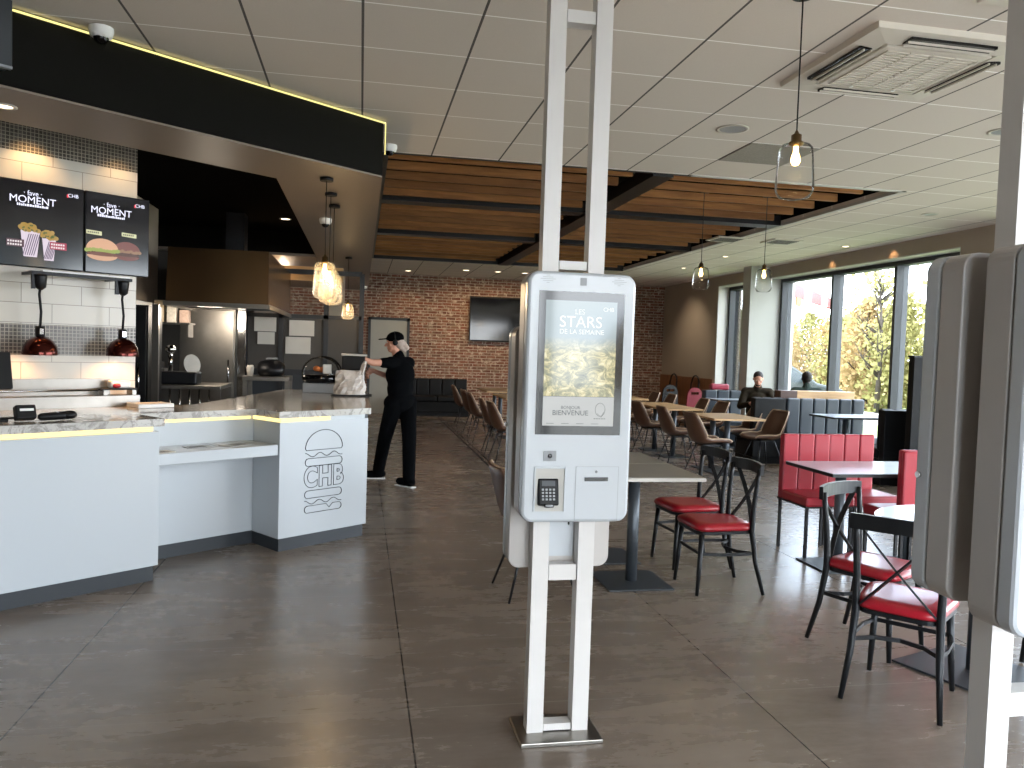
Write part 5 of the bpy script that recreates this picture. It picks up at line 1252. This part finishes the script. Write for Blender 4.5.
def person(label, J, f, skin, shirt, trousers, shoes, sleeves, cap=None, hairf=None, palms=None, shoe_parts=True, s=1.0):
    base = V((J['pelvis'].x, J['pelvis'].y, 0)); o = thing('person', label, 'person', base)
    L = {k: v-base for k, v in J.items()}
    def C(b, a, c_, ra, rb, e=0, seg=12): b.caps(L[a], L[c_], ra+e, rb+e, seg)
    def torso(b, e):
        sdv = (L['shl']-L['shr']).normalized(); fw = f.copy(); fw.z = 0; fw.normalize()
        fw = V((0, 0, 1)).cross(sdv); m_ = Matrix((sdv, fw, V((0, 0, 1)))).transposed().to_4x4()
        b.ell(L['pelvis'], (.175+e, .13+e, .13+e), 20, m_); b.ell(L['pelvis'].lerp(L['chest'], .45), (.165+e, .12+e, .17+e), 20, m_); b.ell(L['chest']+V((0, 0, -.02)), (.185+e, .13+e, .17+e), 20, m_)
        b.caps(L['shl'], L['shr'], .062+e, .062+e); b.caps(L['chest']+V((0, 0, .08)), L['neck'], .08+e, .06+e*.6)
    b = MB(); torso(b, 0)
    b.caps(L['neck']+V((0, 0, -.03)), L['head']+V((0, 0, -.06)), .055, .052)
    P, m_ = head(b, L['head'], f, s=s)
    for q in 'lr':
        C(b, 'sh'+q, 'el'+q, .048, .038); C(b, 'el'+q, 'wr'+q, .038, .026)
        hd, sd, up = palms[q]; fingers(b, L['wr'+q], V(hd), V(sd), V(up), palms.get('curl', .5))
        C(b, 'hip'+q, 'kn'+q, .08, .055); C(b, 'kn'+q, 'an'+q, .053, .036); b.caps(L['an'+q]+V((0, 0, -.03)), L['to'+q], .035, .03)
    bd = b.build('body', skin, o); remesh(bd, .007, 2)
    eyes(P, m_, o, s)
    b = MB(); torso(b, .014)
    for q in 'lr':
        fr = sleeves; a, m2, c_ = L['sh'+q], L['el'+q], L['wr'+q]
        if fr <= 1: b.caps(a, a.lerp(m2, fr), .066, .06)
        else: b.caps(a, m2, .068, .058); b.caps(m2, m2.lerp(c_, fr-1), .056, .044)
    sh_ = b.build('shirt', shirt, o); remesh(sh_, .011, 4)
    b = MB(); b.ell(L['pelvis']+V((0, 0, -.02)), (.192, .148, .13), 20, Matrix((((L['shl']-L['shr']).normalized()), V((f.x, f.y, 0)).normalized(), V((0, 0, 1)))).transposed().to_4x4())
    for q in 'lr':
        C(b, 'hip'+q, 'kn'+q, .105, .084); b.caps(L['kn'+q], L['an'+q]+V((0, 0, .0)), .083, .072)
    tr = b.build('trousers', trousers, o); remesh(tr, .012, 4)
    for q in 'lr':
        b = MB(); an = L['an'+q]; to = L['to'+q]; d = (to-an); d.z = 0; d.normalize()
        b.caps(V((an.x, an.y, .058))-d*.045, V((an.x, an.y, .052))+d*.15, .047, .042); se = b.build('shoe', shoes, o); remesh(se, .01, 2)
        b = MB(); z_ = .0; m3 = Matrix.Translation((an.x, an.y, 0)) @ Matrix.Rotation(math.atan2(d.y, d.x), 4, 'Z'); b.box(-.085, .19, -.04, .04, .0, .012, m3, bevel=.004); b.build('sole', M['white'], se)
    if cap: cap(o, P, m_)
    if hairf: hairf(o, P, m_)
    return o
# worker in black reaching over the bar, facing left
def cap_(o, P, m_):
    b = MB(); b.ell(P(0, -.012, .05), (.085, .104, .078), 20, m_); b.box(-.066, .066, .06, .17, -.006, .006, Matrix.Translation(P(0, .012, .052)) @ m_, bevel=.004); c_ = b.build('cap', M['cloth_black'], o); remesh(c_, .008, 2)
    b = MB()
    for k in (-1, 1): b.ell(P(k*.086, -.008, .0), (.016, .032, .036), 14, m_)
    b.tube([P(.09*cos(a), -.012, .02+.105*sin(a)) for k, a in [(0, pi*i/10) for i in range(11)]], .008, 6); b.build('headphones', M['black_plastic'], o, smooth=True)
def hair_(o, P, m_):
    b = MB(); b.ell(P(0, -.05, -.01), (.076, .066, .075), 18, m_); b.caps(P(0, -.1, -.02), P(0, -.135, -.075), .035, .03); b.caps(P(0, -.06, -.05), P(0, -.1, -.1), .045, .028); h_ = b.build('hair', M['hair'], o); remesh(h_, .009, 1)
J = dict(pelvis=V((.47, 9.33, .96)), chest=V((.46, 9.33, 1.28)), neck=V((.43, 9.33, 1.49)), head=V((.385, 9.33, 1.635)),
         shl=V((.335, 9.21, 1.4)), shr=V((.56, 9.43, 1.4)), ell=V((.13, 9.1, 1.4)), elr=V((.4, 9.62, 1.2)), wrl=V((.0, 9.03, 1.45)), wrr=V((.14, 9.5, 1.3)),
         hipl=V((.39, 9.25, .93)), hipr=V((.56, 9.4, .93)), knl=V((.3, 9.4, .5)), knr=V((.575, 9.2, .51)), anl=V((.24, 9.62, .085)), anr=V((.57, 9.03, .085)), tol=V((.12, 9.62, .045)), tor=V((.48, 9.13, .045)))
person('person in black cap, black shirt and black trousers reaching over the bar with headphones on', J, V((-1, .05, -.12)), M['skin'], M['cloth_black'], M['cloth_black'], M['cloth_black'], .4, cap_, hair_,
       palms={'l': ((-.5, -.6, -.5), (0, .3, -1), (-.3, -1, .3)), 'r': ((-.6, -.6, -.4), (0, -.5, 1), (0, 1, 0)), 'curl': .7})
# seated customers
def short_hair(mat, beard=None):
    def f_(o, P, m_):
        b = MB(); b.ell(P(0, -.022, .042), (.082, .098, .082), 18, m_); b.ell(P(0, -.05, .0), (.074, .06, .07), 14, m_); h_ = b.build('hair', mat, o); remesh(h_, .01, 1)
        if beard:
            b = MB(); b.ell(P(0, .045, -.082), (.05, .045, .034), 14, m_); h2 = b.build('beard', beard, o); remesh(h2, .01, 1)
    return f_
def seated(x, y, ang, label, skin, top, hair, beard=None, lean=.06, hz=1.22, hd=-.3):
    F_ = V((cos(ang), sin(ang), 0)); S = V((-F_.y, F_.x, 0)); B = V((x, y, 0)); p = lambda a, s_, z: B+F_*a+S*s_+V((0, 0, z))
    J = dict(pelvis=p(0, 0, .56), chest=p(lean*.8, 0, hz-.34), neck=p(lean*1.3, 0, hz-.13), head=p(lean*1.9, 0, hz), shl=p(lean, .19, hz-.22), shr=p(lean, -.19, hz-.22),
             ell=p(.18, .27, hz-.46), elr=p(.18, -.27, hz-.46), wrl=p(.42, .12, hz-.4), wrr=p(.42, -.12, hz-.4), hipl=p(.02, .1, .54), hipr=p(.02, -.1, .54), knl=p(.46, .13, .54), knr=p(.46, -.13, .54),
             anl=p(.44, .13, .09), anr=p(.44, -.13, .09), tol=p(.57, .14, .05), tor=p(.57, -.14, .05))
    return person(label, J, F_+V((0, 0, hd)), skin, top, M['cloth_black'], M['black_plastic'], 1.85, None, short_hair(hair, beard), palms={'l': (F_*1-S*.4, V((0, 0, 1)), -S+F_*0+V((0, 0, 0))), 'r': (F_*1+S*.4, V((0, 0, 1)), S), 'curl': .5})
seated(6.56, 12.35, radians(-115), 'bearded person in an olive brown jacket seated facing the camera, looking down', M['skin'], M['cloth_brown'], M['hair_dark'], M['hair_dark'], hz=1.24, hd=-.45)
seated(7.3, 12.05, radians(70), 'person in a grey-green hooded jacket seated with the back to the camera at the window', M['skin_dark'], M['cloth_grey'], M['hair_dark'], None, hz=1.27, hd=0)
b = MB(); b.box(-.18, .18, -.18, .18, .0, .425, bevel=.02); ob = b.build('stool', M['black_leather']); tag(ob, 'dark upholstered seat under the person in the grey-green jacket', 'seat'); ob.location = (7.3, 12.0, 0)
b = MB(); b.box(-.18, .18, -.18, .18, .0, .425, bevel=.02); ob = b.build('stool', M['black_leather']); tag(ob, 'dark upholstered seat under the bearded person', 'seat'); ob.location = (6.58, 12.42, 0)
